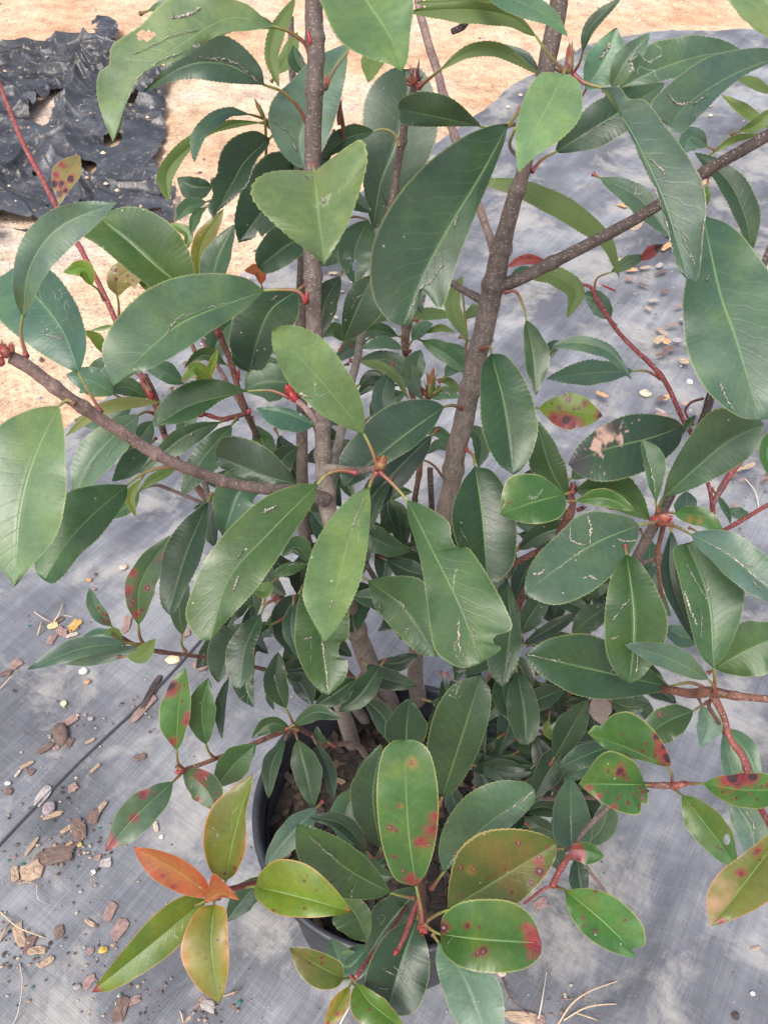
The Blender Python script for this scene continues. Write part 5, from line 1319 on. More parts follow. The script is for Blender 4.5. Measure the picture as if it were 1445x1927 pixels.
Lf('d', .48, .46, [(785, 1730), (752, 1820), (728, 1912)], 50, 44, el=[(806, 1790), (805, 1850), (780, 1905)], er=[(735, 1750), (700, 1800), (685, 1860), (700, 1905)], sc=[([(.35, .2), (.5, .3)], 2), ([(.5, -.2), (.55, .1), (.62, .4)], 3), ([(.52, -.6), (.56, -.3), (.6, .2)], 3), ([(.7, -.5), (.72, -.2)], 3)])
Lf('bb', .46, .43, [(824, 1772), (878, 1850), (925, 1975)], 48, 50, el=[(880, 1825), (930, 1838), (948, 1890), (945, 1950)], er=[(820, 1810), (832, 1860), (860, 1925)])
Lf('o3', .46, .45, [(648, 1842), (600, 1818), (545, 1783)], 26, 26, teeth=.2, el=[(630, 1860), (595, 1860), (562, 1832)], er=[(642, 1812), (600, 1790), (565, 1782)], sp=[(.5, -.6, 4), (.45, -.3, 4), (.6, .1, 3)], pet=[(668, 1838), (648, 1842)])
Lf('o', .46, .45, [(658, 1856), (640, 1892), (610, 1940)], 14, 18, teeth=.2, sp=[(.6, .2, 6, 1), (.85, 0, 5, 1)])
Lf('y', .45, .44, [(670, 1850), (700, 1890), (765, 1940)], 22, 42, teeth=.2, rs=3)
Lf('bb', .55, .54, [(596, 1520), (548, 1568), (498, 1628)], 28, 24, teeth=.3)
Lf('d', .51, .51, [(690, 1602), (645, 1552), (583, 1538)], 14, 20)
Lf('b', .56, .55, [(695, 1780), (650, 1820), (622, 1765)], 30, 34)
Lf('d', .56, .55, [(790, 1670), (730, 1740), (690, 1800)], 36, 40)
Lf('d', .56, .55, [(660, 1600), (690, 1640), (740, 1650)], 28, 28)
Lf('b', .58, .57, [(680, 1480), (650, 1530), (660, 1600)], 28, 28)
Lf('d', .60, .58, [(972, 1265), (985, 1330), (990, 1402)], 34, 28, el=[(1000, 1290), (1015, 1345), (1007, 1388)], er=[(956, 1300), (955, 1348), (974, 1394)])
Lf('d', .57, .55, [(1043, 1425), (1075, 1370), (1105, 1316)], 30, 26, fold=.5)
Lf('k', .59, .58, [(1078, 1398), (1040, 1440), (1000, 1508)], 26, 26)
Lf('y', .62, .62, [(1032, 1355), (1030, 1372), (1036, 1393)], 8, 10, teeth=.1)
Lf('p', .56, .57, [(1122, 1308), (1128, 1335), (1132, 1364)], 22, 20, teeth=.2)
Lf('d', .55, .54, [(1150, 1318), (1180, 1330), (1220, 1325)], 18, 18)
Lf('b', .54, .52, [(1075, 1600), (1074, 1530), (1072, 1462)], 38, 40, el=[(1045, 1582), (1039, 1545), (1044, 1505), (1060, 1475)], er=[(1108, 1590), (1113, 1555), (1102, 1510), (1084, 1475)], sc=[([(.15, 0), (.5, .04)], 3)])
Lf('b', .57, .56, [(1100, 1590), (1130, 1560), (1150, 1498)], 22, 26)
Lf('d', .55, .54, [(1086, 1612), (1090, 1655), (1098, 1700)], 18, 20)
Lf('d', .53, .52, [(1155, 1402), (1100, 1422), (1047, 1447)], 24, 22)
Lf('b', .56, .55, [(1130, 1450), (1105, 1440), (1060, 1470)], 18, 18)
Lf('d', .56, .55, [(1000, 1560), (1030, 1590), (1060, 1640)], 26, 26)
Lf('d', .51, .49, [(953, 1087), (960, 1180), (946, 1295)], 28, 42, el=[(972, 1138), (980, 1188), (979, 1225), (968, 1262)], er=[(930, 1120), (915, 1190), (920, 1260)], sc=[([(.65, .3), (.8, 0), (.95, 0)], 3)])
Lf('d', .57, .56, [(976, 1034), (1025, 1002), (1092, 985)], 20, 18)
Lf('b', .58, .57, [(970, 985), (1010, 990), (1070, 960)], 26, 14)
Lf('d', .58, .57, [(980, 1192), (1000, 1155), (1032, 1110)], 22, 24)
Lf('k', .58, .57, [(985, 1212), (1035, 1182), (1092, 1150)], 12, 16)
Lf('d', .55, .54, [(1077, 1192), (1108, 1165), (1148, 1138)], 24, 24)
Lf('d', .60, .59, [(1090, 1120), (1130, 1100), (1160, 1100)], 18, 20)
Lf('bb', .57, .56, [(1360, 1382), (1376, 1450), (1402, 1535)], 26, 18, teeth=.2, rs=3)
Lf('bb', .60, .58, [(1362, 1370), (1400, 1410), (1430, 1480)], 22, 24, teeth=.2)
Lf('bb', .58, .57, [(1372, 1500), (1412, 1560), (1420, 1640)], 34, 30, sc=[([(.2, .3), (.45, .2), (.6, -.2)], 4)])
Lf('b', .62, .62, [(1347, 932), (1366, 962), (1374, 986)], 8, 6)
Lf('b', .62, .62, [(1372, 958), (1390, 966), (1408, 966)], 12, 12)
Lf('b', .62, .61, [(1292, 925), (1290, 950), (1285, 982)], 22, 22)
Lf('y2', .52, .52, [(1465, 800), (1442, 850), (1455, 905)], 16, 16, teeth=.3)
Lf('b', .60, .6, [(1310, 1000), (1350, 1020), (1400, 1010)], 10, 20)
Lf('b', .60, .6, [(1250, 1180), (1290, 1200), (1320, 1190)], 20, 20)
Lf('b', .60, .6, [(1240, 1060), (1225, 1110), (1262, 1160)], 20, 20)
Lf('b', .61, .6, [(1210, 1010), (1222, 1040), (1215, 1080)], 16, 20)
# small leaves of the shoot behind the gap between the stems
BGZ = .64
for (kd, mid, wl, wr, kw) in [
    ('g', [(652, 642), (630, 620), (608, 634)], 14, 14, {}), ('b', [(748, 632), (700, 622), (652, 642)], 12, 18, {}), ('bb', [(757, 656), (720, 645), (680, 656)], 11, 13, {}),
    ('b', [(776, 640), (793, 616), (815, 610)], 14, 14, {}), ('g', [(800, 626), (830, 617), (856, 626)], 7, 7, {'u': 1}), ('b', [(793, 641), (835, 664), (890, 708)], 20, 16, {}),
    ('bb', [(837, 708), (857, 688), (884, 662)], 16, 14, {}), ('b', [(782, 722), (784, 690), (792, 658)], 28, 16, {}), ('b', [(675, 678), (730, 678), (770, 708), (796, 752)], 20, 28, {}),
    ('k', [(675, 724), (700, 706), (738, 714)], 10, 16, {}), ('d', [(670, 746), (705, 722), (750, 726)], 12, 10, {}), ('b', [(697, 783), (725, 757), (764, 740)], 24, 18, {}),
    ('g', [(822, 714), (846, 718), (872, 742)], 7, 9, {'u': 1}), ('bb', [(808, 748), (838, 738), (864, 748)], 12, 14, {'sc': [([(.5, .2), (.7, -.3)], 9)]}), ('b', [(852, 832), (825, 815), (796, 814)], 9, 12, {}),
    ('b', [(852, 846), (825, 838), (803, 854)], 9, 12, {}), ('g', [(716, 948), (742, 926), (776, 926)], 13, 13, {}), ('d', [(704, 956), (742, 965), (762, 1034)], 24, 20, {}),
    ('b', [(640, 690), (610, 700), (580, 740)], 20, 20, {}), ('g', [(600, 620), (575, 630), (545, 640)], 14, 14, {}), ('b', [(860, 600), (820, 590), (700, 598)], 14, 12, {'u': 1}),
    ('b', [(690, 640), (660, 655), (630, 680)], 16, 16, {}), ('g', [(880, 640), (905, 650), (930, 640)], 6, 6, {}), ('b', [(880, 660), (850, 655), (815, 650)], 14, 10, {})]:
    BGZ += .002
    Lf(kd, BGZ, BGZ - .005, mid, wl, wr, **kw)
Lf('d', .60, .59, [(677, 681), (716, 687), (748, 713), (769, 753)], 8, 9, u=1)
Lf('b', .56, .55, [(692, 414), (668, 470), (668, 535)], 40, 34, pet=[(648, 412), (670, 408), (692, 414)], hole=[(655, 480, 9, 9), (668, 500, 5, 12)])
Lf('d', .50, .48, [(646, 644), (668, 590), (702, 515)], 26, 44, er=[(680, 628), (718, 590), (722, 560), (715, 530)], el=[(643, 610), (650, 560), (670, 530)], sc=[([(.7, 0), (.6, .3), (.45, .35)], 3)])
Lf('d', .53, .52, [(565, 322), (510, 378), (449, 457)], 36, 56, el=[(575, 360), (545, 405), (506, 435), (492, 445), (486, 432), (478, 448)], er=[(545, 288), (500, 292), (462, 340), (443, 400), (443, 432)])
Lf('d', .52, .51, [(578, 446), (540, 462), (486, 504)], 24, 34, el=[(576, 470), (540, 500), (503, 515)], er=[(551, 440), (518, 426), (488, 460), (480, 485)])
Lf('d', .57, .56, [(870, 520), (850, 570), (878, 640)], 16, 16, u=1, pet=[(880, 672), (875, 650), (878, 640)])
Lf('k', .57, .57, [(800, 520), (785, 560), (795, 590)], 16, 16)
Lf('d', .50, .50, [(1060, 645), (1040, 655), (1015, 690)], 10, 14)

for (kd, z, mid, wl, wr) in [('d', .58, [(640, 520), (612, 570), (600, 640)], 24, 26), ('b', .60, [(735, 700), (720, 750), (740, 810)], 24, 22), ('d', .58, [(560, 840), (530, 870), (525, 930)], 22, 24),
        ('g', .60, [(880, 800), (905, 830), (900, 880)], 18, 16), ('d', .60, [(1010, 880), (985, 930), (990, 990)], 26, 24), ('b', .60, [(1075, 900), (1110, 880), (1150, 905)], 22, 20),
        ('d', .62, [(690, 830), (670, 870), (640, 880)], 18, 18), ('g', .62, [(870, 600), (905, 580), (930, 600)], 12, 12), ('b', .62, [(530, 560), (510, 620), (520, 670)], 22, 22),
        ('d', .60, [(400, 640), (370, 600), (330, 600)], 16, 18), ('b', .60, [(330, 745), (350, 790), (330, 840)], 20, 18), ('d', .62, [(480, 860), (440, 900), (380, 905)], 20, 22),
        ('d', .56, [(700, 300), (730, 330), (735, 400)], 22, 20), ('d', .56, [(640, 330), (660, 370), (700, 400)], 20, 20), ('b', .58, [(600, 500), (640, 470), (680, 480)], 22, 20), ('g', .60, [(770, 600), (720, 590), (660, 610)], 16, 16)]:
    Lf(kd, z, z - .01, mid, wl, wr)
# leaves filling the inside of the crown, interior shade put into their colour
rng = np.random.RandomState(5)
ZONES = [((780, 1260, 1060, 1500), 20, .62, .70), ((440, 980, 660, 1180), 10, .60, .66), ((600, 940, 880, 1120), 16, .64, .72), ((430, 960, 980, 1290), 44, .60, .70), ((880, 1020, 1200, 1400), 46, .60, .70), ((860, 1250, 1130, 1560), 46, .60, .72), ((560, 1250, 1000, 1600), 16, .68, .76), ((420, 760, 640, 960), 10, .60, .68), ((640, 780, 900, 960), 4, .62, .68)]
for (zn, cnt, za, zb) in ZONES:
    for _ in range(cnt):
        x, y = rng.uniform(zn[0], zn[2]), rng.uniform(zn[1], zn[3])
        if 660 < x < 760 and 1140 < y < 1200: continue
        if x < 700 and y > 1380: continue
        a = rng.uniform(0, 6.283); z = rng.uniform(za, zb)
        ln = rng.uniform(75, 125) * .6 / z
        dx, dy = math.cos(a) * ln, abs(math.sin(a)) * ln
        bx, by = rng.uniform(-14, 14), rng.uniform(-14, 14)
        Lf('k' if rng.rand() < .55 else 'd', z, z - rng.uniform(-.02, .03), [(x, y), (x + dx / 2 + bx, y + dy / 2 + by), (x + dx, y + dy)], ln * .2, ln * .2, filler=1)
# ------------------------------------------------------------------ build the leaves as parts
def build_all_leaves():
    built = [build_leaf(sp, i) for i, sp in enumerate(LEAVES)]
    order = sorted(range(len(built)), key=lambda i: (bool(LEAVES[i]['kw'].get('filler')), -built[i]['area']))
    main, rest = order[:100], order[100:]
    for i in main:
        b = built[i]
        o = mesh_obj('leaf', b['V'], b['F'], M_LEAF, SHRUB, b['uv'], b['C'])
        lab = b['lab'] or KLAB.get(b['kind'])
        if lab: o['label'] = lab
        p = mesh_obj('stalk', b['pV'], b['pF'], M_STALK, None, None, b['pC'])
        p.parent = o; p.matrix_parent_inverse = Matrix.Translation(-SHRUB.location)
        p.matrix_parent_inverse = (Matrix.Translation(SHRUB.location) @ o.matrix_parent_inverse).inverted()
        if b['sV']:
            s = mesh_obj('scar', b['sV'], b['sF'], M_SCAR, None, None, b['sC'])
            s.parent = o
            s.matrix_parent_inverse = (Matrix.Translation(SHRUB.location) @ o.matrix_parent_inverse).inverted()
    # the smaller ones are more than a hundred: one mass
    V, F, UV, C = [], [], [], []; pV, pF, pC = [], [], []; nb = pb = 0; sV, sF, sC = [], [], []
    for i in rest:
        b = built[i]
        V.append(b['V']); F.append(b['F'] + nb); UV.append(b['uv']); C.append(b['C']); nb += len(b['V'])
        pV.append(b['pV']); pC.append(b['pC']); pF += [tuple(q + pb for q in f) for f in b['pF']]; pb += len(b['pV'])
        k = len(sV); sV += list(b['sV']); sC += list(b['sC']); sF += [tuple(q + k for q in f) for f in b['sF']]
    o = mesh_obj('foliage', np.vstack(V), np.vstack(F), M_LEAF, SHRUB, np.vstack(UV), np.vstack(C))
    o['kind'] = 'stuff'; o['label'] = 'smaller green leaves behind the large ones'
    inv = (Matrix.Translation(SHRUB.location) @ o.matrix_parent_inverse).inverted()
    p = mesh_obj('stalks', np.vstack(pV), pF, M_STALK, None, None, np.vstack(pC)); p.parent = o; p.matrix_parent_inverse = inv; p['kind'] = 'stuff'
    if sV:
        s = mesh_obj('scars', sV, sF, M_SCAR, None, None, sC); s.parent = o; s.matrix_parent_inverse = inv; s['kind'] = 'stuff'
    print('leaves', len(built), 'rest', len(rest))


build_all_leaves()

# ------------------------------------------------------------------ stems, branches, twigs
BR = (0.088, 0.067, 0.060); GR = (0.235, 0.195, 0.170); RD = (0.19, 0.040, 0.040); RB = (0.14, 0.058, 0.042); PK = (0.165, 0.108, 0.098); DK = (0.055, 0.038, 0.034); OL = (0.17, 0.20, 0.05)


def stem(name, pts, c0, c1=None, mat=None, knots=(), label=None, sides=16):
    """pts: (x, y, depth, width in photograph pixels)"""
    c1 = c1 or c0
    P = np.array(pts, float)
    L = sum(math.dist(P[i, :2], P[i + 1, :2]) for i in range(len(P) - 1))
    n = int(max(14, L / 4))
    C = catmull(P, n)
    t = np.linspace(0, 1, n)
    R = C[:, 3] / 2 / FPX * C[:, 2] * 0.91
    sd = abs(hash(name + str(pts[0]))) % 97 if False else int(P[0, 0] * 7 + P[0, 1] * 3) % 97
    R = R * (1 + 0.07 * (fbm(t * L / 22 + sd, t * 0 + sd, 3) - 0.45) * 2)
    for k in knots:   # a swelling where a twig or leaf leaves
        R = R * (1 + 0.22 * np.exp(-((t - k) * L / 9) ** 2))
    W = up3(C[:, 0], C[:, 1], C[:, 2])
    w = (fbm(t * L / 60 + sd, t * 0 + 3, 2) - 0.4) * 0.0025
    W[1:-1, 0] += w[1:-1]
    V, F = tube_data(W, R, sides)
    tc_ = np.clip(t * 1.7, 0, 1)[:, None]
    col = np.array(c0) * (1 - tc_) + np.array(c1) * tc_
    jit = (0.85 + 0.35 * fbm(t * L / 30, t * 0 + sd, 3))[:, None]
    col = np.repeat(col * jit, sides, 0)
    o = mesh_obj(name, V, F, mat or M_BARK, SHRUB, None, col)
    if label: o['label'] = label
    return o


soil_pt = lambda x, y: None
def zsoil(x, y, h=0.176):
    p = on_plane(x, y, h); return float((p - np.array([0, 0, CAM_H])) @ AZ)


stem('stem', [(738, 1338, zsoil(738, 1338), 48), (700, 1262, .79, 42), (660, 1150, .67, 38), (625, 1000, .50, 37), (615, 940, .475, 37), (606, 800, .455, 34), (592, 600, .44, 34), (588, 450, .43, 36), (588, 320, .42, 35), (591, 180, .405, 35), (594, 60, .395, 37), (592, -40, .385, 38)], GR, BR, knots=(.12, .31, .36, .40, .60, .85, .92), label='main brown stem left of centre')
stem('stem', [(788, 1330, zsoil(788, 1330), 36), (782, 1240, .82, 32), (800, 1150, .72, 36), (838, 970, .575, 38), (865, 820, .53, 42), (895, 690, .51, 42), (928, 545, .49, 44), (950, 440, .47, 38), (975, 350, .455, 30), (1000, 260, .44, 28), (1025, 140, .435, 36), (1050, 0, .42, 38), (1060, -60, .41, 38)], GR, BR, knots=(.32, .43, .57, .62, .70), label='main brown stem right of centre')
stem('stem', [(664, 1402, zsoil(664, 1402), 34), (642, 1330, .80, 30), (600, 1200, .72, 22), (572, 1000, .64, 24), (568, 850, .61, 24), (566, 600, .565, 22), (570, 480, .54, 20), (560, 300, .52, 16), (552, 140, .50, 15), (548, 30, .49, 13)], GR, BR, knots=(.3, .6), label='thinner stem behind the main left stem')
stem('branch', [(612, 940, .468, 32), (560, 925, .45, 27), (500, 920, .435, 25), (430, 908, .425, 24), (330, 872, .40, 24), (230, 815, .38, 25), (140, 756, .36, 26), (60, 696, .345, 27), (20, 672, .338, 28)], BR, PK, knots=(.3, .5, .75, .85), label='thick branch reaching to the left edge')
stem('branch', [(928, 542, .49, 30), (985, 522, .485, 27), (1060, 484, .475, 25), (1160, 432, .46, 24), (1240, 385, .45, 23), (1330, 322, .43, 23), (1460, 245, .41, 25)], BR, DK, knots=(.2, .75), label='thick branch slanting up to the right edge')
stem('branch', [(918, 572, .497, 22), (890, 556, .50, 17), (862, 540, .51, 15), (836, 522, .52, 14)], BR, BR)
stem('branch', [(930, 480, .475, 20), (920, 440, .48, 17), (895, 375, .49, 16), (860, 275, .50, 16), (830, 170, .51, 17), (797, 45, .52, 17), (785, -20, .52, 17)], PK, PK, knots=(.45, .6), label='pale pinkish branch forking from the right stem')
stem('branch', [(618, 900, .48, 24), (636, 840, .50, 18), (660, 730, .52, 17), (685, 610, .53, 16), (712, 490, .54, 16), (738, 370, .525, 16), (752, 290, .51, 17), (765, 210, .49, 15), (780, 155, .475, 15)], GR, BR, knots=(.2, .85), label='grey branch rising between the two main stems')
stem('branch', [(612, 882, .465, 22), (640, 882, .445, 16), (675, 886, .43, 15), (708, 882, .415, 16)], GR, BR, knots=(.6,))
stem('twig', [(606, 808, .455, 16), (590, 785, .45, 14), (572, 765, .45, 12), (552, 750, .45, 12)], GR, PK, knots=(.5,))
stem('twig', [(620, 985, .49, 10), (640, 1000, .5, 8), (700, 1300, .8, 8), (740, 1342, .85, 10)][2:] + [], GR) if False else None
stem('stem', [(742, 1345, zsoil(742, 1345), 18), (700, 1310, .81, 16), (650, 1262, .76, 14), (590, 1180, .70, 12), (549, 1145, .66, 12), (522, 1115, .63, 13)], GR, RB, knots=(.9,))
stem('stem', [(700, 1440, zsoil(700, 1440), 14), (670, 1400, .82, 12), (620, 1400, .76, 10), (556, 1366, .62, 11)], GR, RB)
stem('twig', [(556, 1366, .60, 12), (480, 1398, .575, 10), (400, 1430, .56, 9), (343, 1452, .55, 10)], RB, RB, knots=(.55, .95), label='reddish twig left of the pot')
stem('stem', [(645, 1330, .80, 10), (560, 1280, .70, 9), (490, 1258, .62, 9), (390, 1238, .56, 8), (280, 1222, .52, 9), (222, 1196, .505, 9)], GR, RB, knots=(.5, .8))
stem('twig', [(-30, 60, .66, 8), (5, 175, .65, 9), (60, 300, .64, 10), (108, 392, .63, 10), (150, 462, .62, 10), (190, 545, .61, 11), (222, 612, .60, 11), (255, 680, .60, 11), (290, 760, .60, 12), (330, 860, .62, 14), (420, 980, .66, 16), (560, 1180, .78, 20), (690, 1360, zsoil(690, 1360), 22)][::-1], GR, RD, knots=(.5, .58, .7), label='red twig rising at the far left')
stem('twig', [(490, 838, .62, 12), (471, 793, .60, 12), (462, 769, .59, 13), (433, 681, .575, 12), (409, 621, .56, 15)], DK, RB, knots=(.3, .7))
stem('twig', [(466, 785, .60, 10), (452, 760, .59, 9), (421, 707, .59, 9), (402, 674, .585, 9), (380, 638, .58, 9)], PK, PK, knots=(.5,))
stem('twig', [(464, 779, .59, 10), (419, 788, .58, 8), (390, 781, .575, 8), (366, 772, .57, 8)], RB, RD, knots=(.3, .7))
stem('twig', [(600, 1060, .68, 14), (540, 930, .65, 13), (490, 838, .62, 12)], GR, DK)
stem('twig', [(310, 815, .60, 12), (292, 748, .585, 12), (272, 706, .575, 15)], DK, RB)
stem('twig', [(371, 668, .60, 9), (364, 652, .60, 9), (352, 620, .6, 9)], RB, RB)
stem('twig', [(520, 1010, .66, 8), (376, 944, .62, 8), (330, 925, .61, 8), (296, 913, .60, 7), (264, 922, .59, 5)], PK, PK)
stem('twig', [(392, 940, .60, 12), (384, 905, .60, 12), (370, 860, .6, 11)], BR, BR)
stem('twig', [(780, 945, .66, 12), (790, 870, .64, 11), (796, 815, .63, 11)], DK, RB, knots=(.4,))
stem('twig', [(785, 1200, .74, 14), (778, 1050, .70, 12), (782, 940, .66, 12)], GR, DK)
stem('twig', [(810, 880, .70, 12), (812, 930, .70, 12), (815, 990, .72, 12)], DK, DK)
stem('twig', [(765, 668, .66, 15), (764, 640, .655, 15), (766, 610, .65, 20), (766, 600, .65, 22)], RB, PK, knots=(.4, .8))
stem('twig', [(800, 830, .66, 10), (775, 740, .665, 12), (766, 668, .66, 14)], GR, RB)
stem('twig', [(800, 815, .64, 9), (805, 780, .63, 8), (807, 748, .625, 9)], RB, RB)
stem('twig', [(772, 859, .57, 4), (812, 873, .56, 5), (835, 900, .555, 6)], OL, RB, mat=M_STALK)
# right-hand side
stem('stem', [(850, 1340, zsoil(850, 1340), 16), (940, 1300, .76, 14), (1040, 1240, .70, 14), (1130, 1160, .62, 17), (1195, 1058, .55, 22), (1223, 1005, .53, 22), (1257, 940, .525, 21), (1300, 850, .52, 19), (1330, 770, .51, 18), (1350, 710, .505, 17), (1400, 600, .50, 15), (1436, 500, .50, 14), (1460, 430, .50, 13)], GR, DK, knots=(.55, .62), label='dark stem climbing to the right edge')
stem('twig', [(1310, 830, .54, 11), (1285, 790, .55, 10), (1242, 708, .56, 10), (1170, 632, .58, 9), (1125, 567, .60, 10), (1112, 542, .61, 8), (1095, 535, .61, 6)], RD, RD, knots=(.38, .85), label='long red twig on the right')
stem('twig', [(1305, 800, .53, 6), (1290, 775, .53, 5), (1300, 758, .52, 5), (1322, 750, .51, 6)], RD, RD)
stem('twig', [(1250, 975, .53, 11), (1240, 1020, .54, 10), (1236, 1043, .545, 11), (1240, 1090, .55, 9), (1243, 1135, .56, 8)], RB, RB, knots=(.5,))
stem('twig', [(1200, 1065, .56, 9), (1220, 1055, .56, 8), (1250, 1048, .56, 8)], BR, PK)
stem('twig', [(1350, 1004, .60, 9), (1385, 985, .59, 9), (1470, 935, .57, 9)], RD, RD, knots=(.3,))
stem('twig', [(1345, 1040, .64, 8), (1339, 945, .62, 9), (1330, 900, .62, 8)], PK, RD, knots=(.6,))
stem('twig', [(1341, 950, .62, 10), (1352, 928, .62, 12), (1372, 895, .62, 12), (1394, 868, .62, 10)], PK, RD, knots=(.4,))
stem('stem', [(860, 1350, zsoil(860, 1350), 16), (960, 1350, .74, 14), (1080, 1330, .66, 13), (1170, 1305, .56, 14), (1245, 1297, .49, 17), (1300, 1305, .465, 19), (1340, 1302, .45, 22), (1390, 1310, .44, 16), (1470, 1318, .43, 15)], BR, RB, knots=(.86,), label='scaly reddish stem running to the right edge')
stem('branch', [(1342, 1308, .45, 18), (1358, 1345, .45, 13), (1372, 1390, .45, 13), (1395, 1425, .445, 15), (1412, 1470, .44, 14), (1430, 1520, .43, 13), (1450, 1560, .42, 12)], RB, RD, knots=(.55, .7), label='rusty red branch hanging at the lower right')
stem('twig', [(1345, 1310, .455, 8), (1335, 1330, .48, 8), (1362, 1380, .55, 7)], RB, RB)
stem('twig', [(1205, 1476, .43, 12), (1240, 1478, .43, 12), (1268, 1478, .43, 13)], DK, RB, knots=(.7,))
stem('twig', [(1060, 1460, .70, 9), (1140, 1470, .60, 9), (1215, 1478, .44, 10)][::-1], DK, DK) if False else None
stem('stem', [(880, 1440, zsoil(880, 1440), 14), (1010, 1480, .66, 12), (1120, 1480, .50, 12), (1210, 1476, .43, 12)], GR, DK)
stem('stem', [(890, 1470, zsoil(890, 1470), 14), (1000, 1500, .68, 12), (1100, 1500, .56, 10), (1146, 1511, .52, 10), (1105, 1558, .50, 10), (1080, 1592, .485, 10)], GR, PK, knots=(.8,))
stem('twig', [(1080, 1592, .483, 10), (1062, 1622, .475, 12), (1042, 1660, .47, 12), (1040, 1668, .47, 14)], RB, RD, knots=(.5, .9))
stem('twig', [(1040, 1666, .47, 6), (1015, 1678, .47, 6), (985, 1700, .48, 5)], RD, RD)
stem('twig', [(1100, 1626, .56, 7), (1122, 1655, .56, 7), (1150, 1692, .56, 6)], PK, PK)
stem('twig', [(953, 1090, .57, 12), (958, 1067, .57, 12), (1008, 1040, .56, 14)], BR, RB, knots=(.5,))
stem('twig', [(1040, 1030, .56, 12), (1075, 960, .53, 13), (1072, 925, .52, 14)][::-1], RB, RB, knots=(.4,))
stem('stem', [(870, 1360, zsoil(870, 1360), 16), (940, 1240, .74, 15), (980, 1130, .66, 14), (1035, 1035, .58, 13), (1075, 955, .53, 13)], GR, RB)
stem('stem', [(770, 1500, zsoil(770, 1500), 22), (785, 1540, .70, 20), (800, 1590, .58, 19), (796, 1650, .50, 18), (793, 1700, .45, 17), (794, 1742, .425, 17)], GR, RB, knots=(.75, .9), label='short stem leaning out over the front of the pot')
stem('twig', [(790, 1688, .45, 8), (775, 1720, .44, 9), (760, 1760, .43, 9), (747, 1790, .425, 8)], RD, RD, knots=(.45,))
stem('twig', [(770, 1700, .56, 10), (730, 1760, .50, 9), (698, 1800, .47, 9), (668, 1840, .455, 9)], RB, RD, knots=(.9,))
stem('stem', [(700, 1520, zsoil(700, 1520), 16), (640, 1600, .64, 13), (560, 1650, .52, 11), (485, 1662, .455, 11), (440, 1672, .43, 12), (398, 1682, .415, 10)], GR, RD, knots=(.75, .95))


# ------------------------------------------------------------------ buds
def bud(x, y, z, dx, dy, length, width, cols, n=6, seed=0, splay=.25, name='bud'):
    """pointed overlapping scales along a direction on the photograph"""
    rng = np.random.RandomState(seed)
    A = up3(x, y, z); B = up3(x + dx, y + dy, z - 0.002)
    ax = (B - A); ax /= np.linalg.norm(ax); L = length * 0.88 / FPX * z; W = width * 0.84 / FPX * z / 2
    e1 = np.cross(ax, [0.3, 0.2, 0.9]); e1 /= np.linalg.norm(e1); e2 = np.cross(ax, e1)
    V, F, C = [], [], []
    # core
    core = np.linspace(0, 1, 9)
    r = W * np.array([.55, .85, 1.0, .98, .86, .68, .45, .22, .04])
    v, f = tube_data(A + core[:, None] * ax * L, r, 9)
    V += v.tolist(); F += f; C += [np.array(cols[0]) * 0.62 * rng.uniform(.8, 1.1) for _ in v]
    for k in range(n):
        a = 2.4 * k + rng.uniform(-.2, .2)
        out = math.cos(a) * e1 + math.sin(a) * e2; side = np.cross(ax, out)
        h0 = L * (0.02 + 0.5 * k / n); ln = L * rng.uniform(.45, .62)
        b = len(V); rows = 7
        for i in range(rows):
            u = i / (rows - 1); hw = W * 0.8 * math.sin(math.pi * (0.2 + 0.79 * u)) ** 1.2
            rad = W * (1.02 + splay * u * u * 2 - .25 * u) * (1 - .35 * h0 / L)
            for q in (-1, 0, 1):
                V.append((A + ax * (h0 + ln * u) + out * (rad - abs(q) * hw * .35) + side * hw * q).tolist())
                C.append(np.array(cols[k % len(cols)]) * 0.62 * rng.uniform(.85, 1.15))
            if i:
                q0 = b + i * 3; F += [(q0 - 3, q0 - 2, q0 + 1, q0), (q0 - 2, q0 - 1, q0 + 2, q0 + 1)]
    return mesh_obj(name, V, F, M_STALK, SHRUB, None, np.array(C))


RG = [(0.42, 0.05, 0.04), (0.30, 0.20, 0.05), (0.45, 0.09, 0.05), (0.25, 0.04, 0.03)]
RR = [(0.45, 0.04, 0.05), (0.33, 0.03, 0.03), (0.50, 0.07, 0.06)]
DR = [(0.16, 0.04, 0.03), (0.30, 0.07, 0.04), (0.09, 0.03, 0.03), (0.35, 0.10, 0.06)]
GY = [(0.18, 0.18, 0.04), (0.30, 0.12, 0.04), (0.15, 0.20, 0.05)]
bud(713, 884, .41, 10, -30, 36, 24, [(0.30, 0.16, 0.06), (0.42, 0.07, 0.05), (0.34, 0.14, 0.06)], 6, 1, .15)
bud(558, 756, .45, -22, -34, 46, 20, RR, 6, 2, .4)
bud(1068, 138, .392, 8, -60, 66, 20, [(0.30, 0.16, 0.08), (0.34, 0.07, 0.05), (0.26, 0.20, 0.08)], 7, 3, .1)
for i, (dx, dy, ln, w) in enumerate([(-22, -18, 30, 7), (-8, -34, 42, 7), (6, -40, 56, 7), (20, -26, 30, 7), (-30, -4, 24, 7), (14, -6, 22, 12), (0, -14, 34, 18)]):
    bud(781, 160, .474, dx, dy, ln, w, DR, 4, 10 + i, .5)
for i, (x, y, dx, dy, ln, w) in enumerate([(18, 672, -18, -22, 40, 24), (10, 680, -30, 4, 40, 22), (24, 664, -4, -30, 26, 12)]):
    bud(x, y, .335, dx, dy, ln, w, [(0.34, 0.09, 0.07), (0.45, 0.05, 0.05), (0.36, 0.20, 0.15)], 6, 20 + i, .3)
bud(584, 84, .385, -4, -26, 30, 10, RR, 3, 30); bud(618, 160, .395, -6, -22, 22, 8, RR, 3, 31)
bud(576, 568, .42, 2, -20, 24, 10, RR, 3, 32)
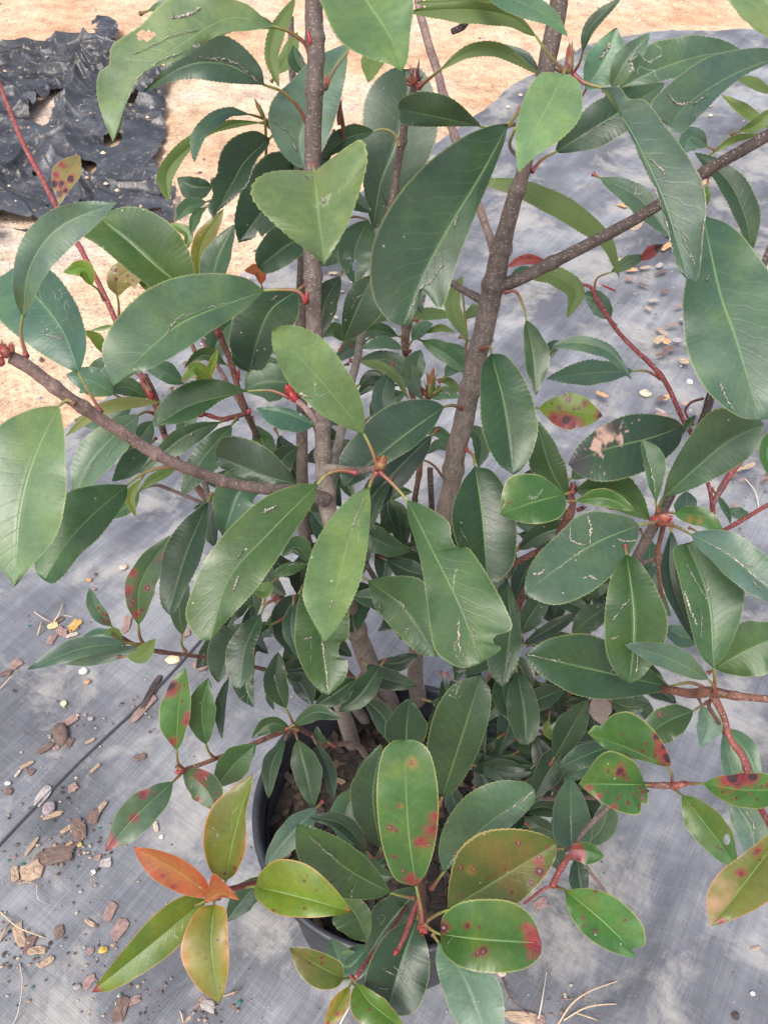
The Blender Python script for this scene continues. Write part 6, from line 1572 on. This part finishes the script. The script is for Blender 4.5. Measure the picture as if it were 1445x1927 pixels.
bud(1222, 980, .50, 40, -8, 50, 24, [(0.35, 0.05, 0.04), (0.50, 0.16, 0.10), (0.42, 0.10, 0.06)], 8, 33, .15)
bud(1338, 1301, .443, 24, 4, 40, 20, [(0.17, 0.08, 0.04), (0.12, 0.045, 0.035)], 10, 34, .1, 'bud_scar')
bud(1262, 1480, .428, 30, -6, 32, 16, [(0.26, 0.05, 0.04), (0.36, 0.10, 0.06)], 7, 35, .2)
bud(807, 748, .62, 6, -50, 62, 16, GY, 8, 36, .8)
bud(805, 748, .62, -14, -22, 30, 12, DR, 5, 37, .8); bud(812, 744, .62, 26, -20, 34, 12, GY, 5, 38, .8)
bud(766, 610, .64, 6, -26, 26, 18, [(0.42, 0.14, 0.07), (0.36, 0.22, 0.13)], 7, 39, .6)
bud(288, 752, .575, -22, -40, 50, 16, [(0.40, 0.04, 0.04), (0.30, 0.12, 0.07), (0.45, 0.32, 0.22)], 6, 40, .3)
bud(384, 782, .57, -20, -6, 40, 14, RR, 5, 41, .4); bud(380, 780, .57, 6, -14, 18, 8, RR, 3, 42)
bud(466, 780, .585, 10, -20, 18, 10, RR, 3, 43); bud(448, 715, .58, 2, -30, 26, 8, RR, 3, 44)
bud(412, 634, .56, -6, -26, 30, 14, [(0.28, 0.06, 0.04), (0.40, 0.14, 0.09)], 5, 45)
bud(1008, 1040, .555, 12, -6, 18, 14, DR, 4, 46, .6); bud(979, 1216, .60, 4, -20, 22, 10, DR, 4, 47)
bud(1075, 930, .515, 6, -22, 30, 16, DR, 6, 48, .5); bud(1084, 960, .52, 20, -6, 24, 10, DR, 4, 49, .5)
bud(794, 1742, .42, 4, 8, 20, 26, [(0.30, 0.05, 0.04), (0.40, 0.10, 0.06)], 6, 50, .2)
bud(747, 1788, .424, -6, 10, 14, 10, RR, 3, 51); bud(345, 1450, .548, -14, 4, 20, 12, RR, 4, 52)
bud(222, 1200, .504, -8, -14, 24, 14, RR, 5, 53, .4); bud(398, 1682, .412, -10, -6, 14, 8, RR, 3, 54)
bud(522, 1115, .628, -14, -22, 26, 12, DR, 5, 55, .5); bud(686, 1054, .60, -4, -20, 26, 12, [(0.45, 0.12, 0.07), (0.3, 0.06, 0.04)], 5, 56, .4)
bud(1416, 1470, .438, 14, 30, 50, 14, RB and [(0.45, 0.05, 0.04), (0.33, 0.07, 0.05)], 6, 57, .2)
bud(497, 222, .47, -14, -30, 44, 10, GY, 5, 58, .3); bud(638, 235, .47, 2, -60, 66, 12, [(0.30, 0.09, 0.05), (0.35, 0.12, 0.06)], 6, 59, .2)
bud(1158, 548, .60, -30, -14, 44, 5, RR, 2, 60)
stem('twig', [(690, 1062, .61, 11), (705, 1090, .63, 11), (720, 1140, .68, 12)], BR, BR)
stem('twig', [(640, 300, .50, 8), (645, 240, .475, 9), (638, 190, .46, 8)], RB, RB)
stem('twig', [(500, 300, .53, 6), (500, 250, .48, 6), (497, 222, .47, 6)], RB, OL)
stem('twig', [(970, 240, .44, 6), (960, 275, .45, 7), (985, 305, .45, 8)], OL, DK)
stem('twig', [(1066, 150, .40, 18), (1050, 165, .42, 16), (1030, 175, .435, 18)], BR, BR)
stem('twig', [(850, 60, .47, 12), (870, 50, .47, 14), (885, 30, .47, 12)], DK, DK)
